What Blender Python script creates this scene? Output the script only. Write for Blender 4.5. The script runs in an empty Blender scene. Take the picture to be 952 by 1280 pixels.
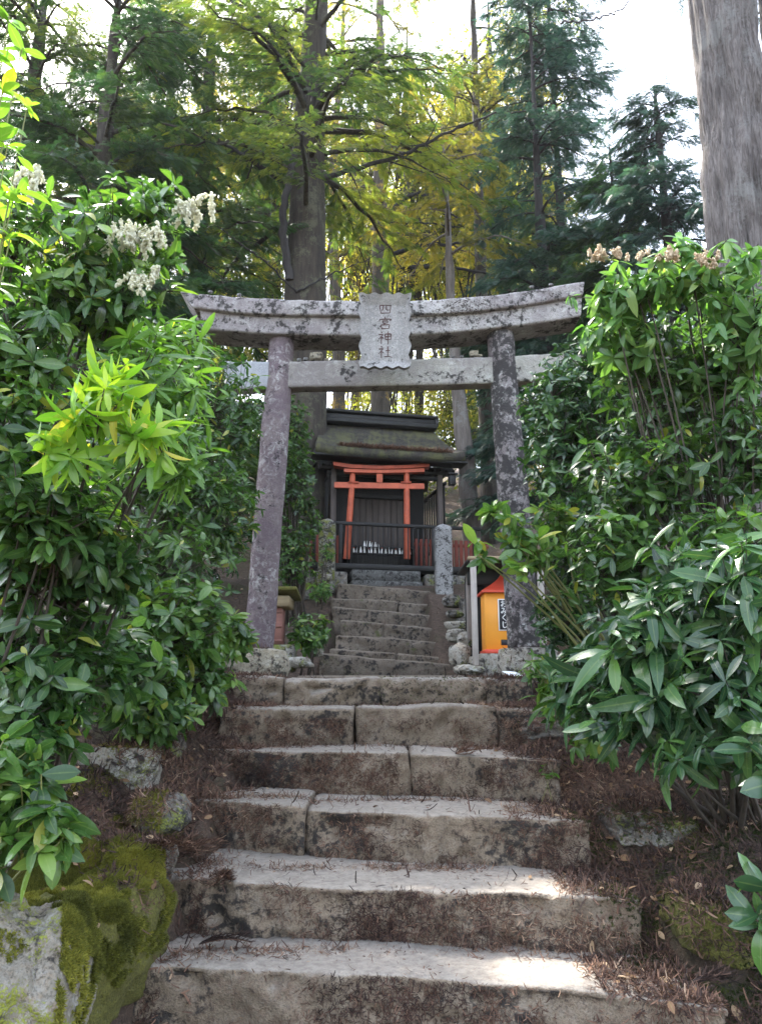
import bpy, math, random
import numpy as np
from mathutils import Vector, Matrix
rng = np.random.default_rng(7)
random.seed(7)
sc = bpy.context.scene
COL = sc.collection
PITCH = math.radians(12.9); F = 958.0; CAMZ = 1.5
cp, sp = math.cos(PITCH), math.sin(PITCH)

def at(x, y, Y):
    """world point seen at photo pixel (x, y) standing at distance Y"""
    dx = (x-476)/F; dy = (640-y)/F
    t = Y/(cp-dy*sp)
    return np.array([dx*t, Y, CAMZ+t*(sp+dy*cp)])
def atz(x, y, z):
    dx = (x-476)/F; dy = (640-y)/F
    t = (z-CAMZ)/(sp+dy*cp)
    return np.array([dx*t, t*(cp-dy*sp), z])

# ------------------------------------------------------------------ noise
def _h(ix, iy, iz):
    n = (ix*73856093) ^ (iy*19349663) ^ (iz*83492791)
    n = (n ^ (n >> 13))*1274126177 & 0xffffffff
    n = (n ^ (n >> 16))
    return (n & 0xffff)/65535.0
def vnoise(P):
    P = np.asarray(P, float); i = np.floor(P).astype(np.int64); f = P-i; f = f*f*(3-2*f)
    r = 0
    for a in (0, 1):
        for b in (0, 1):
            for c in (0, 1):
                w = (f[..., 0] if a else 1-f[..., 0])*(f[..., 1] if b else 1-f[..., 1])*(f[..., 2] if c else 1-f[..., 2])
                r = r+w*_h(i[..., 0]+a, i[..., 1]+b, i[..., 2]+c)
    return r*2-1
def fbm(P, s, o=3, seed=0):
    r = 0; a = 1.0; P = np.asarray(P, float)*s+seed*17.31+100
    for k in range(o):
        r = r+a*vnoise(P); a *= .5; P = P*2.03+5.1
    return r

# ------------------------------------------------------------------ mesh builder
class MB:
    def __init__(s): s.V = []; s.T = []; s.U = []; s.F3 = []; s.F4 = []; s.n = 0; s.NG = []
    def add(s, V, Fc, tint=0.5, uv=None):
        V = np.asarray(V, float).reshape(-1, 3); n = len(V)
        s.V.append(V); s.T.append(np.broadcast_to(np.asarray(tint, float), (n,)))
        s.U.append(np.zeros((n, 2)) if uv is None else np.asarray(uv, float).reshape(-1, 2))
        if isinstance(Fc, np.ndarray):
            (s.F4 if Fc.shape[1] == 4 else s.F3).append(Fc+s.n)
        else:
            for f in Fc: s.NG.append([k+s.n for k in f])
        s.n += n
    def inst(s, tV, tF, tU, M, T, tint):
        n = len(T)
        if n == 0: return
        V = np.einsum('nij,kj->nki', M, tV)+T[:, None, :]
        k = len(tV)
        Fc = (tF[None]+(np.arange(n)*k)[:, None, None]).reshape(-1, tF.shape[1])
        s.add(V.reshape(-1, 3), Fc, np.repeat(tint, k), np.tile(tU, (n, 1)))
    def build(s, name, mat, parent=None, smooth=True, loc=None):
        me = bpy.data.meshes.new(name)
        V = np.concatenate(s.V) if s.V else np.zeros((0, 3))
        if loc is not None: V = V-np.asarray(loc)
        starts = []; idx = []; c = 0; tot = []
        for L, k in ((s.F4, 4), (s.F3, 3)):
            if L:
                f = np.concatenate(L); idx.append(f.ravel()); tot.append(np.full(len(f), k))
        for f in s.NG: idx.append(np.array(f)); tot.append(np.array([len(f)]))
        idx = np.concatenate(idx).astype(np.int32); tot = np.concatenate(tot).astype(np.int32)
        st = np.concatenate([[0], np.cumsum(tot)[:-1]]).astype(np.int32)
        me.vertices.add(len(V)); me.vertices.foreach_set('co', V.astype(np.float32).ravel())
        me.loops.add(len(idx)); me.loops.foreach_set('vertex_index', idx)
        me.polygons.add(len(tot)); me.polygons.foreach_set('loop_start', st); me.polygons.foreach_set('loop_total', tot)
        me.update(calc_edges=True)
        U = np.concatenate(s.U)
        if U.any():
            uvl = me.uv_layers.new(name='UVMap'); uvl.data.foreach_set('uv', U[idx].astype(np.float32).ravel())
        a = me.attributes.new('tint', 'FLOAT', 'POINT'); a.data.foreach_set('value', np.concatenate(s.T).astype(np.float32))
        me.polygons.foreach_set('use_smooth', np.full(len(tot), bool(smooth)))
        me.validate(); me.materials.append(mat)
        o = bpy.data.objects.new(name, me); COL.objects.link(o)
        if loc is not None: o.location = Vector(loc)
        if parent is not None:
            o.parent = parent
            if loc is None: o.location = (0, 0, 0) if parent.parent else -parent.location
        return o
        return o
def tag(o, label=None, cat=None, group=None, kind=None):
    if label: o['label'] = label
    if cat: o['category'] = cat
    if group: o['group'] = group
    if kind: o['kind'] = kind
    return o
def empty(name, loc, label, cat, group=None):
    o = bpy.data.objects.new(name, None); COL.objects.link(o); o.location = Vector([float(v) for v in loc]); o.empty_display_size = .2
    return tag(o, label, cat, group)

BF = np.array([[0,3,2,1],[4,5,6,7],[0,1,5,4],[1,2,6,5],[2,3,7,6],[3,0,4,7]])
def box(mb, c, size, R=None, tint=.5, top=1.0):
    x, y, z = np.array(size)/2
    V = np.array([[-x,-y,-z],[x,-y,-z],[x,y,-z],[-x,y,-z],[-x*top,-y*top,z],[x*top,-y*top,z],[x*top,y*top,z],[-x*top,y*top,z]])
    if R is not None: V = V@np.asarray(R).T
    mb.add(V+np.asarray(c), BF, tint)
def bbox(mb, c, size, R=None, b=.006, tint=.5):
    """bevelled box"""
    s = np.array(size)/2; V = []; 
    import itertools
    b = min(b, s.min()*.45)
    idx = {}
    for sx in (-1,1):
        for sy in (-1,1):
            for sz in (-1,1):
                for ax in range(3):
                    p = np.array([sx,sy,sz])*s
                    for k in range(3):
                        if k != ax: p[k] -= (sx,sy,sz)[k]*b
                    idx[(sx,sy,sz,ax)] = len(V); V.append(p)
    Fc = []
    for ax in range(3):
        o1, o2 = [k for k in range(3) if k != ax]
        for sg in (-1,1):
            q = []
            for a, c2 in ((-1,-1),(1,-1),(1,1),(-1,1)):
                k = [0,0,0]; k[ax] = sg; k[o1] = a; k[o2] = c2; q.append(idx[tuple(k)+(ax,)])
            if (sg > 0) != (ax != 1): q = q[::-1]
            Fc.append(q)
    for ax in range(3):       # edges along axis ax
        o1, o2 = [k for k in range(3) if k != ax]
        for a in (-1,1):
            for c2 in (-1,1):
                k0 = [0,0,0]; k0[ax] = -1; k0[o1] = a; k0[o2] = c2; k1 = list(k0); k1[ax] = 1
                q = [idx[tuple(k0)+(o1,)], idx[tuple(k1)+(o1,)], idx[tuple(k1)+(o2,)], idx[tuple(k0)+(o2,)]]
                if (a*c2 > 0) != (ax == 1): q = q[::-1]
                Fc.append(q)
    for sx in (-1,1):
        for sy in (-1,1):
            for sz in (-1,1):
                q = [idx[(sx,sy,sz,0)], idx[(sx,sy,sz,1)], idx[(sx,sy,sz,2)]]
                if sx*sy*sz < 0: q = q[::-1]
                Fc.append(q)
    V = np.array(V)
    if R is not None: V = V@np.asarray(R).T
    mb.add(V+np.asarray(c), Fc, tint)
def rotz(a): c, s = math.cos(a), math.sin(a); return np.array([[c,-s,0],[s,c,0],[0,0,1.]])
def rotx(a): c, s = math.cos(a), math.sin(a); return np.array([[1,0,0],[0,c,-s],[0,s,c.real]])
def roty(a): c, s = math.cos(a), math.sin(a); return np.array([[c,0,s],[0,1,0],[-s,0,c]])

def tube(mb, pts, rad, k=8, tint=.5, cap=True, disp=0, ds=3, ecc=None):
    pts = np.asarray(pts, float); n = len(pts); rad = np.broadcast_to(np.asarray(rad, float), (n,))
    T = np.gradient(pts, axis=0); T /= np.linalg.norm(T, axis=1)[:, None]+1e-9
    u = np.cross(T, np.array([.31,.12,.94]) if abs(T[0,2]) < .8 else np.array([0,1.,0])); u /= np.linalg.norm(u, axis=1)[:, None]+1e-9
    v = np.cross(T, u)
    a = np.arange(k)/k*2*math.pi
    D = u[:, None]*np.cos(a)[None, :, None]+v[:, None]*np.sin(a)[None, :, None]
    V = pts[:, None]+D*rad[:, None, None]
    if disp: V = V+D*(fbm(V*np.array([1,1,.35]), ds, 3)*disp)[..., None]
    i = np.arange(n-1)[:, None]*k; j = np.arange(k)[None]; j2 = (j+1) % k
    Fc = np.stack([i+j, i+j2, i+k+j2, i+k+j], -1).reshape(-1, 4)
    mb.add(V.reshape(-1, 3), Fc, tint)
    if cap and k > 3:
        mb.add(V[0], [list(range(k))[::-1]], tint); mb.add(V[-1], [list(range(k))], tint)
def tubes_many(mb, P0, P1, P2, r0, r1, k=4, seg=4, tint=.5):
    """many quadratic-bezier twigs at once"""
    n = len(P0)
    if n == 0: return
    t = np.linspace(0, 1, seg+1)[None, :, None]
    C = (1-t)**2*P0[:, None]+2*t*(1-t)*P1[:, None]+t*t*P2[:, None]
    T = 2*(1-t)*(P1-P0)[:, None]+2*t*(P2-P1)[:, None]; T = T/(np.linalg.norm(T, axis=-1, keepdims=True)+1e-9)
    u = np.cross(T, np.array([.3,.5,.81])); u /= np.linalg.norm(u, axis=-1, keepdims=True)+1e-9
    v = np.cross(T, u); a = np.arange(k)/k*2*math.pi
    r = (np.broadcast_to(r0, (n,))[:, None]*(1-t[..., 0])+np.broadcast_to(r1, (n,))[:, None]*t[..., 0])
    V = C[:, :, None]+(u[:, :, None]*np.cos(a)[:, None]+v[:, :, None]*np.sin(a)[:, None])*r[:, :, None, None]
    m = (seg+1)*k
    i = np.arange(seg)[:, None]*k; j = np.arange(k)[None]; j2 = (j+1) % k
    Fb = np.stack([i+j, i+j2, i+k+j2, i+k+j], -1).reshape(-1, 4)
    Fc = (Fb[None]+(np.arange(n)*m)[:, None, None]).reshape(-1, 4)
    mb.add(V.reshape(-1, 3), Fc, tint)

def prism(mb, outline, Y0, Y1, tint=.5):
    """outline: photo pixels on plane Y0, extruded back to Y1"""
    A = np.array([at(x, y, Y0) for x, y in outline]); B = A.copy(); B[:, 1] += Y1-Y0
    n = len(A); V = np.concatenate([A, B])
    Fc = [list(range(n))[::-1], [n+k for k in range(n)]]
    for k in range(n): Fc.append([k, (k+1) % n, n+(k+1) % n, n+k])
    mb.add(V, Fc, tint)

def rrect(k, r):
    """unit rounded-rectangle outline in [-1,1]^2 with 4*k points"""
    P = []
    for cxx, cyy, a0 in ((1,-1,-90),(1,1,0),(-1,1,90),(-1,-1,180)):
        for q in range(k):
            a = math.radians(a0+90*q/(k-1)); P.append((cxx*(1-r)+r*math.cos(a), cyy*(1-r)+r*math.sin(a)))
    return np.array(P)
def dense_rrect(n_side, r=.12):
    P = []
    cs = [(-1,-1),(1,-1),(1,1),(-1,1)]
    for q in range(4):
        a = np.array(cs[q], float); b = np.array(cs[(q+1) % 4], float)
        for t in np.linspace(0, 1, n_side, endpoint=False): P.append(a+(b-a)*t)
    P = np.array(P)
    d = np.maximum(np.abs(P)-(1-r), 0); L = np.linalg.norm(d, axis=1)
    over = L > r
    Q = P.copy(); s = np.where(over, r/np.maximum(L, 1e-9), 1)
    Q = np.sign(P)*(np.minimum(np.abs(P), 1-r)+d*s[:, None])
    return Q
def loft(mb, S, tint=.5, cap=True):
    """S: (n, k, 3) sections"""
    n, k, _ = S.shape
    i = np.arange(n-1)[:, None]*k; j = np.arange(k)[None]; j2 = (j+1) % k
    mb.add(S.reshape(-1, 3), np.stack([i+j, i+j2, i+k+j2, i+k+j], -1).reshape(-1, 4)[:, ::-1], tint)
    if cap: mb.add(S[0], [list(range(k))], tint); mb.add(S[-1], [list(range(k))[::-1]], tint)

def rock(mb, c, size, seed=0, sub=4, amp=.16, R=None, tint=.5, flat=0, box_=.55):
    """displaced super-ellipsoid boulder"""
    n = 10*sub
    a = np.linspace(0, math.pi, n+1); b = np.linspace(0, 2*math.pi, 2*n, endpoint=False)
    A, B = np.meshgrid(a, b, indexing='ij')
    D = np.stack([np.sin(A)*np.cos(B), np.sin(A)*np.sin(B), np.cos(A)], -1)
    m = np.abs(D).max(-1, keepdims=True)
    P = D*(1-box_)+D/m*box_*.8
    nz = fbm(P, 1.1, 3, seed)[..., None]*amp+np.abs(fbm(P, 3.3, 3, seed+3))[..., None]*amp*.35+fbm(P, 11, 2, seed+5)[..., None]*amp*.1
    P = P*(1+nz)*np.asarray(size)
    if R is not None: P = P@np.asarray(R).T
    P = P+np.asarray(c); k = 2*n
    i = np.arange(n)[:, None]*k; j = np.arange(k)[None]; j2 = (j+1) % k
    mb.add(P.reshape(-1, 3), np.stack([i+j, i+k+j, i+k+j2, i+j2], -1).reshape(-1, 4), tint)

# ------------------------------------------------------------------ materials
def new_mat(name):
    m = bpy.data.materials.new(name); m.use_nodes = True; nt = m.node_tree; nt.nodes.clear()
    out = nt.nodes.new('ShaderNodeOutputMaterial'); b = nt.nodes.new('ShaderNodeBsdfPrincipled')
    nt.links.new(b.outputs[0], out.inputs[0]); return m, nt, b, out
def node(nt, t, **kw):
    n = nt.nodes.new(t)
    for k, v in kw.items():
        if k in n.inputs: n.inputs[k].default_value = v
        else: setattr(n, k, v)
    return n
def ramp(nt, src, stops):
    r = nt.nodes.new('ShaderNodeValToRGB'); e = r.color_ramp.elements
    while len(e) < len(stops): e.new(.5)
    for k, (p, c) in enumerate(stops):
        e[k].position = p; e[k].color = (c, c, c, 1) if isinstance(c, (int, float)) else (*c, 1)
    nt.links.new(src, r.inputs[0]); return r.outputs[0]
def mix(nt, fac, a, b, mode='MIX'):
    n = nt.nodes.new('ShaderNodeMix'); n.data_type = 'RGBA'; n.blend_type = mode
    for i, v in ((0, fac), (6, a), (7, b)):
        if hasattr(v, 'node'): nt.links.new(v, n.inputs[i])
        elif isinstance(v, (int, float)): n.inputs[i].default_value = v
        else: n.inputs[i].default_value = (*v, 1)
    return n.outputs[2]
def mth(nt, op, a, b=0):
    n = nt.nodes.new('ShaderNodeMath'); n.operation = op
    for i, v in ((0, a), (1, b)):
        if hasattr(v, 'node'): nt.links.new(v, n.inputs[i])
        else: n.inputs[i].default_value = v
    return n.outputs[0]
def coords(nt, scale=(1,1,1), kind='Object'):
    tc = nt.nodes.new('ShaderNodeTexCoord'); mp = nt.nodes.new('ShaderNodeMapping'); mp.inputs['Scale'].default_value = scale
    nt.links.new(tc.outputs[kind], mp.inputs[0]); return mp.outputs[0]
def noise(nt, co, scale, detail=5, rough=.6, dist=0):
    n = node(nt, 'ShaderNodeTexNoise', Scale=scale, Detail=detail, Roughness=rough, Distortion=dist)
    nt.links.new(co, n.inputs['Vector']); return n.outputs[0]
def bump(nt, b, h, strength=.4, dist=.01):
    n = node(nt, 'ShaderNodeBump', Strength=strength, Distance=dist); nt.links.new(h, n.inputs['Height']); nt.links.new(n.outputs[0], b.inputs['Normal'])
def upness(nt, lo, hi):
    g = nt.nodes.new('ShaderNodeNewGeometry'); s = nt.nodes.new('ShaderNodeSeparateXYZ'); nt.links.new(g.outputs['Normal'], s.inputs[0])
    m = node(nt, 'ShaderNodeMapRange'); m.inputs[1].default_value = lo; m.inputs[2].default_value = hi; nt.links.new(s.outputs[2], m.inputs[0]); return m.outputs[0]

def stone_mat(name, base=(.33,.31,.28), dark=(.02,.018,.017), warm=(.25,.19,.13), black=.35, moss=0., up_clean=0., purple=0., white=.3, sc_=1., mosscol=(.09,.10,.02), rough=.92, clean=(.50,.49,.47), bs=1.):
    m, nt, b, out = new_mat(name); co = coords(nt)
    n1 = noise(nt, co, 3*sc_, 8, .65); n2 = noise(nt, co, 28*sc_, 6, .7); n3 = noise(nt, co, 130*sc_, 3, .6); n4 = noise(nt, co, 7*sc_*bs, 8, .7, .4)
    c = mix(nt, ramp(nt, n1, [(.35, 0), (.65, 1)]), base, tuple(v*.72 for v in base))
    c = mix(nt, ramp(nt, n2, [(.45, 0), (.62, .8)]), c, warm)
    st_ = noise(nt, coords(nt, (9, 9, .9)), 1.4, 5, .65)
    c = mix(nt, mth(nt, 'MULTIPLY', ramp(nt, st_, [(.45, 0), (.7, 1)]), .35), c, tuple(v*.4 for v in base))
    if purple: c = mix(nt, mth(nt, 'MULTIPLY', ramp(nt, noise(nt, co, 1.6, 9, .72), [(.40, 0), (.56, 1)]), purple), c, (.125,.092,.105))
    c = mix(nt, mth(nt, 'MULTIPLY', ramp(nt, n3, [(.50, 0), (.62, 1)]), .65), c, tuple(v*.35 for v in base))
    if white:
        wm = mth(nt, 'MULTIPLY', ramp(nt, noise(nt, co, 17*sc_, 9, .78, .8), [(.50, 0), (.60, 1)]), ramp(nt, noise(nt, co, 2.6*sc_, 4, .6), [(.40, .15), (.62, 1)]))
        c = mix(nt, mth(nt, 'MULTIPLY', wm, white), c, (.56,.57,.54))
    if black:
        k = mth(nt, 'ADD', mth(nt, 'MULTIPLY', n4, .6), mth(nt, 'MULTIPLY', n2, .45))
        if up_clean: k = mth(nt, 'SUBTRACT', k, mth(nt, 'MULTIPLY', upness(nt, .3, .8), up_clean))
        c = mix(nt, ramp(nt, k, [(.60-.25*black, 0), (.66-.25*black, .93)]), c, dark)
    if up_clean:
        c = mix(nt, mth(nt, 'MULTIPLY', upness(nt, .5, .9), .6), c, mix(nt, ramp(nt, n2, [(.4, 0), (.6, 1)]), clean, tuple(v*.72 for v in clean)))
    if moss:
        k = mth(nt, 'ADD', mth(nt, 'MULTIPLY', noise(nt, co, 5*sc_, 6, .7), .8), mth(nt, 'MULTIPLY', n3, .25))
        c = mix(nt, ramp(nt, k, [(.66-.3*moss, 0), (.72-.3*moss, 1)]), c, mix(nt, ramp(nt, n3, [(.35, 0), (.7, 1)]), mosscol, tuple(v*2.3 for v in mosscol)))
    nt.links.new(c, b.inputs['Base Color']); b.inputs['Roughness'].default_value = rough
    bump(nt, b, mth(nt, 'ADD', mth(nt, 'MULTIPLY', n2, 1.), mth(nt, 'MULTIPLY', n3, .7)), .9, .013)
    return m
def wood_mat(name, c1, c2, axis='z', rough=.75, grain=1., mottling=0, spec=.3):
    m, nt, b, out = new_mat(name); s = {'z': (30,30,2.2), 'x': (2.2,30,30), 'y': (30,2.2,30)}[axis]
    co = coords(nt, s); n = noise(nt, co, grain, 6, .65, .3); n2 = noise(nt, coords(nt), 6, 5, .6)
    c = mix(nt, ramp(nt, n, [(.3, 0), (.7, 1)]), c1, c2)
    c = mix(nt, mth(nt, 'MULTIPLY', ramp(nt, n2, [(.4, 0), (.75, 1)]), .5+mottling), c, tuple(v*.45 for v in c1))
    nt.links.new(c, b.inputs['Base Color']); b.inputs['Roughness'].default_value = rough; b.inputs['Specular IOR Level'].default_value = spec
    bump(nt, b, n, .5, .004); return m
def leaf_mat(name, stops, rough=.32, trans=.3, transcol=None, spec=.5, midrib=True, gloss_noise=True):
    m, nt, b, out = new_mat(name)
    at_ = node(nt, 'ShaderNodeAttribute', attribute_name='tint')
    c = ramp(nt, at_.outputs['Fac'], stops)
    n = noise(nt, coords(nt), 9, 3)
    c = mix(nt, mth(nt, 'MULTIPLY', ramp(nt, n, [(.3, 1), (.7, 0)]), .35), c, mix(nt, 1, c, (.55,.62,.7), 'MULTIPLY'))
    ns_ = noise(nt, coords(nt), 70, 4, .7); c = mix(nt, ramp(nt, ns_, [(.66, 0), (.72, .55 if midrib else 0)]), c, (.16,.12,.03)); rg = noise(nt, coords(nt), 14, 3, .6)
    rr = node(nt, 'ShaderNodeMapRange'); rr.inputs[1].default_value = .3; rr.inputs[2].default_value = .7; rr.inputs[3].default_value = max(.12, rough-.1); rr.inputs[4].default_value = min(1, rough+.1); nt.links.new(rg, rr.inputs[0]); nt.links.new(rr.outputs[0], b.inputs['Roughness'])
    bump(nt, b, noise(nt, coords(nt), 60, 3, .6), .25, .004)
    if midrib:
        uv = node(nt, 'ShaderNodeUVMap'); s = nt.nodes.new('ShaderNodeSeparateXYZ'); nt.links.new(uv.outputs[0], s.inputs[0])
        d = mth(nt, 'ABSOLUTE', mth(nt, 'SUBTRACT', s.outputs[0], .5))
        c = mix(nt, ramp(nt, d, [(.0, .55), (.07, 0)]), c, mix(nt, .5, c, (.25,.32,.10)))
    nt.links.new(c, b.inputs['Base Color']); b.inputs['Specular IOR Level'].default_value = spec
    t = nt.nodes.new('ShaderNodeBsdfTranslucent'); mx = nt.nodes.new('ShaderNodeMixShader'); mx.inputs[0].default_value = trans
    tc = mix(nt, 1, c, transcol or (2.0,2.2,.9), 'MULTIPLY'); nt.links.new(tc, t.inputs[0])
    nt.links.new(b.outputs[0], mx.inputs[1]); nt.links.new(t.outputs[0], mx.inputs[2]); nt.links.new(mx.outputs[0], out.inputs[0])
    return m
def plain(name, c, rough=.6, var=.25, sc_=12, spec=.4, metal=0):
    m, nt, b, out = new_mat(name); n = noise(nt, coords(nt), sc_, 6, .65)
    nt.links.new(mix(nt, mth(nt, 'MULTIPLY', ramp(nt, n, [(.35, 0), (.7, 1)]), var*2), c, tuple(v*.4 for v in c)), b.inputs['Base Color'])
    b.inputs['Roughness'].default_value = rough; b.inputs['Specular IOR Level'].default_value = spec; b.inputs['Metallic'].default_value = metal
    bump(nt, b, n, .25, .004); return m
def bark_mat(name, c1, c2, lichen=None, ridge=1., sx=14):
    m, nt, b, out = new_mat(name); co = coords(nt, (sx, sx, sx*.12)); n = noise(nt, co, 1, 8, .7, .6)
    n2 = noise(nt, coords(nt), 2.2, 6, .7); n3 = noise(nt, coords(nt), 40, 4, .6)
    c = mix(nt, ramp(nt, n, [(.38, 0), (.6, 1)]), c1, c2)
    c = mix(nt, mth(nt, 'MULTIPLY', n3, .5), c, tuple(v*.5 for v in c1))
    if lichen: c = mix(nt, ramp(nt, mth(nt, 'ADD', mth(nt, 'MULTIPLY', n2, .75), mth(nt, 'MULTIPLY', n3, .25)), [(.52, 0), (.6, .9)]), c, lichen)
    nt.links.new(c, b.inputs['Base Color']); b.inputs['Roughness'].default_value = .95
    bump(nt, b, n, .9*ridge, .03); return m

M = {}
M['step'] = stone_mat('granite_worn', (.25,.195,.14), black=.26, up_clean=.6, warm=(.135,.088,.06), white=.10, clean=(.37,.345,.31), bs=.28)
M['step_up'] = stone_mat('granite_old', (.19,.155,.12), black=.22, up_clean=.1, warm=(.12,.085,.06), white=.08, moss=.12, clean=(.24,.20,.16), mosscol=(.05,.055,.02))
M['torii'] = stone_mat('granite_lichen', (.43,.41,.395), black=.26, purple=.6, warm=(.42,.39,.36), white=.5)
M['pillar_l'] = stone_mat('granite_purple', (.27,.225,.215), black=.10, purple=1., warm=(.17,.12,.13), white=.5)
M['pillar_r'] = stone_mat('granite_dark_lichen', (.24,.215,.205), black=.50, purple=.7, warm=(.18,.15,.165), white=.8)
M['post'] = stone_mat('granite_post', (.34,.335,.33), black=.25, white=.5, warm=(.27,.26,.25), sc_=1.6)
M['post_moss'] = stone_mat('granite_post_moss', (.28,.27,.24), black=.45, white=.6, moss=.45, sc_=1.6)
M['plaque'] = stone_mat('granite_plaque', (.37,.36,.355), black=.08, white=.3, warm=(.5,.47,.45), sc_=2)
M['plaque_frame'] = stone_mat('granite_plaque_frame', (.45,.45,.43), black=.1, white=.4, warm=(.47,.45,.41), sc_=2)
M['clean_stone'] = stone_mat('granite_clean', (.46,.47,.50), black=.0, white=.1, warm=(.40,.41,.43), sc_=2)
M['nuki'] = stone_mat('granite_nuki', (.42,.41,.36), black=.12, purple=.6, warm=(.33,.31,.26), white=.3)
M['rock'] = stone_mat('rock', (.36,.34,.29), black=.25, white=.6, moss=.2)
M['rock_pale'] = stone_mat('rock_pale', (.26,.235,.19), black=.2, white=.5, moss=.42, mosscol=(.11,.12,.015))
M['rock_dark'] = stone_mat('rock_dark', (.17,.16,.145), black=.35, white=.35, moss=.3)
M['rock_tan'] = stone_mat('rock_tan', (.42,.38,.29), black=.2, white=.25, warm=(.33,.26,.17))
M['moss_rock'] = stone_mat('moss_rock', (.25,.22,.16), black=.1, white=.2, moss=.95, mosscol=(.06,.058,.010))
M['plinth'] = stone_mat('dark_plinth', (.12,.12,.115), black=.3, white=.2, warm=(.1,.09,.08))
M['soil'] = None
M['blackwood'] = wood_mat('charred_black_wood', (.012,.012,.012), (.028,.027,.025), 'x', .6)
M['blackwood_z'] = wood_mat('black_upright_wood', (.010,.010,.010), (.022,.020,.018), 'z', .6)
M['greywood'] = wood_mat('weathered_grey_wood', (.30,.27,.25), (.17,.145,.13), 'z')
M['darkwood'] = wood_mat('dark_weathered_wood', (.10,.082,.072), (.05,.04,.035), 'z')
M['palewood'] = wood_mat('pale_post_wood', (.50,.46,.42), (.30,.26,.23), 'z')
M['beamwood'] = wood_mat('tan_beam_wood', (.34,.27,.16), (.22,.17,.10), 'x')
M['redslat'] = wood_mat('red_brown_slat', (.20,.045,.028), (.10,.028,.020), 'z')
M['redbox'] = wood_mat('faded_red_board', (.26,.12,.095), (.17,.085,.07), 'x')
M['verm'] = plain('vermilion_paint', (.48,.10,.045), .6, .32, 9)
M['verm_dull'] = plain('dull_vermilion_paint', (.40,.075,.035), .65, .4, 9)
M['orange'] = plain('orange_paint', (.80,.33,.035), .45, .08, 5)
M['redroof'] = plain('red_roof_paint', (.62,.075,.04), .4, .12, 5)
M['sign_black'] = plain('sign_black', (.015,.015,.02), .5, .05)
M['white'] = plain('white_paint', (.8,.8,.78), .5, .05)
M['dullwhite'] = plain('off_white_ceramic', (.68,.66,.62), .4, .15)
M['ink'] = plain('carved_ink', (.09,.045,.045), .8, .3)
M['paper'] = plain('paper', (.75,.78,.82), .8, .05)
M['stem'] = bark_mat('shrub_stem', (.16,.12,.07), (.10,.07,.045), None, .3, 40)
M['stem_green'] = plain('green_twig', (.16,.17,.05), .55, .2)
M['stem_dark'] = bark_mat('dark_stem', (.07,.055,.04), (.035,.028,.022), None, .3, 40)
M['bark_cedar'] = bark_mat('bark_cedar', (.25,.225,.215), (.085,.07,.064), (.22,.215,.205), 1.6, 46)
M['bark_fir'] = bark_mat('bark_fir', (.06,.048,.036), (.025,.02,.017), (.085,.085,.055), 1., 16)
M['bark_gold'] = bark_mat('bark_gold', (.13,.11,.09), (.06,.05,.045), (.42,.27,.05), 1., 16)
M['bark_grey'] = bark_mat('bark_grey', (.23,.20,.18), (.12,.10,.09), (.22,.22,.21), 1., 18)
M['bark_dark'] = bark_mat('bark_dark', (.05,.045,.045), (.025,.022,.022), None, 1., 16)
M['leaf_dark'] = leaf_mat('leaf_dark', [(0,(.015,.045,.020)), (.5,(.03,.078,.030)), (.85,(.058,.13,.038)), (1,(.10,.20,.04))], .24, .2)
M['leaf_mid'] = leaf_mat('leaf_mid', [(0,(.020,.052,.016)), (.4,(.044,.105,.025)), (.8,(.095,.185,.036)), (.93,(.15,.24,.045)), (1,(.27,.28,.05))], .28, .28)
M['leaf_bright'] = leaf_mat('leaf_bright', [(0,(.06,.14,.025)), (.5,(.12,.24,.035)), (.85,(.20,.33,.045)), (1,(.42,.42,.05))], .34, .34)
M['leaf_yellow'] = leaf_mat('leaf_yellow', [(0,(.12,.26,.03)), (.5,(.24,.38,.04)), (.85,(.36,.44,.045)), (1,(.62,.52,.08))], .36, .42)
M['leaf_pale'] = leaf_mat('leaf_pale', [(0,(.05,.12,.035)), (.5,(.085,.19,.05)), (.85,(.14,.25,.06)), (1,(.25,.33,.10))], .38, .3)
M['leaf_gold'] = leaf_mat('leaf_gold', [(0,(.17,.21,.03)), (.5,(.30,.31,.05)), (.85,(.42,.38,.07)), (1,(.55,.42,.10))], .5, .6, (2.0,2.0,1.1), midrib=False)
M['leaf_lime'] = leaf_mat('leaf_lime', [(0,(.08,.12,.03)), (.5,(.18,.20,.04)), (.85,(.30,.28,.055)), (1,(.42,.33,.07))], .5, .6, (1.9,1.8,1.0), midrib=False)
M['needle_dark'] = leaf_mat('needle_dark', [(0,(.022,.055,.030)), (.5,(.038,.085,.040)), (1,(.075,.12,.04))], .5, .4, midrib=False)
M['needle_mid'] = leaf_mat('needle_mid', [(0,(.035,.070,.026)), (.5,(.08,.12,.035)), (1,(.20,.21,.045))], .5, .5, midrib=False)
M['needle_gold'] = leaf_mat('needle_gold', [(0,(.06,.075,.02)), (.5,(.15,.145,.03)), (1,(.33,.255,.055))], .5, .55, (2.0,2.0,1.1), midrib=False)
M['needle_blue'] = leaf_mat('needle_blue', [(0,(.022,.055,.045)), (.5,(.035,.078,.058)), (1,(.06,.11,.06))], .5, .35, (1.5,1.8,1.4), midrib=False)
M['blossom'] = leaf_mat('blossom', [(0,(.74,.72,.52)), (1,(.90,.88,.76))], .6, .45, (1.05,1.05,1.0), midrib=False)
M['seedhead'] = leaf_mat('seedhead', [(0,(.50,.36,.22)), (1,(.72,.60,.42))], .7, .25, (1,1,.9), midrib=False)
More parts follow.
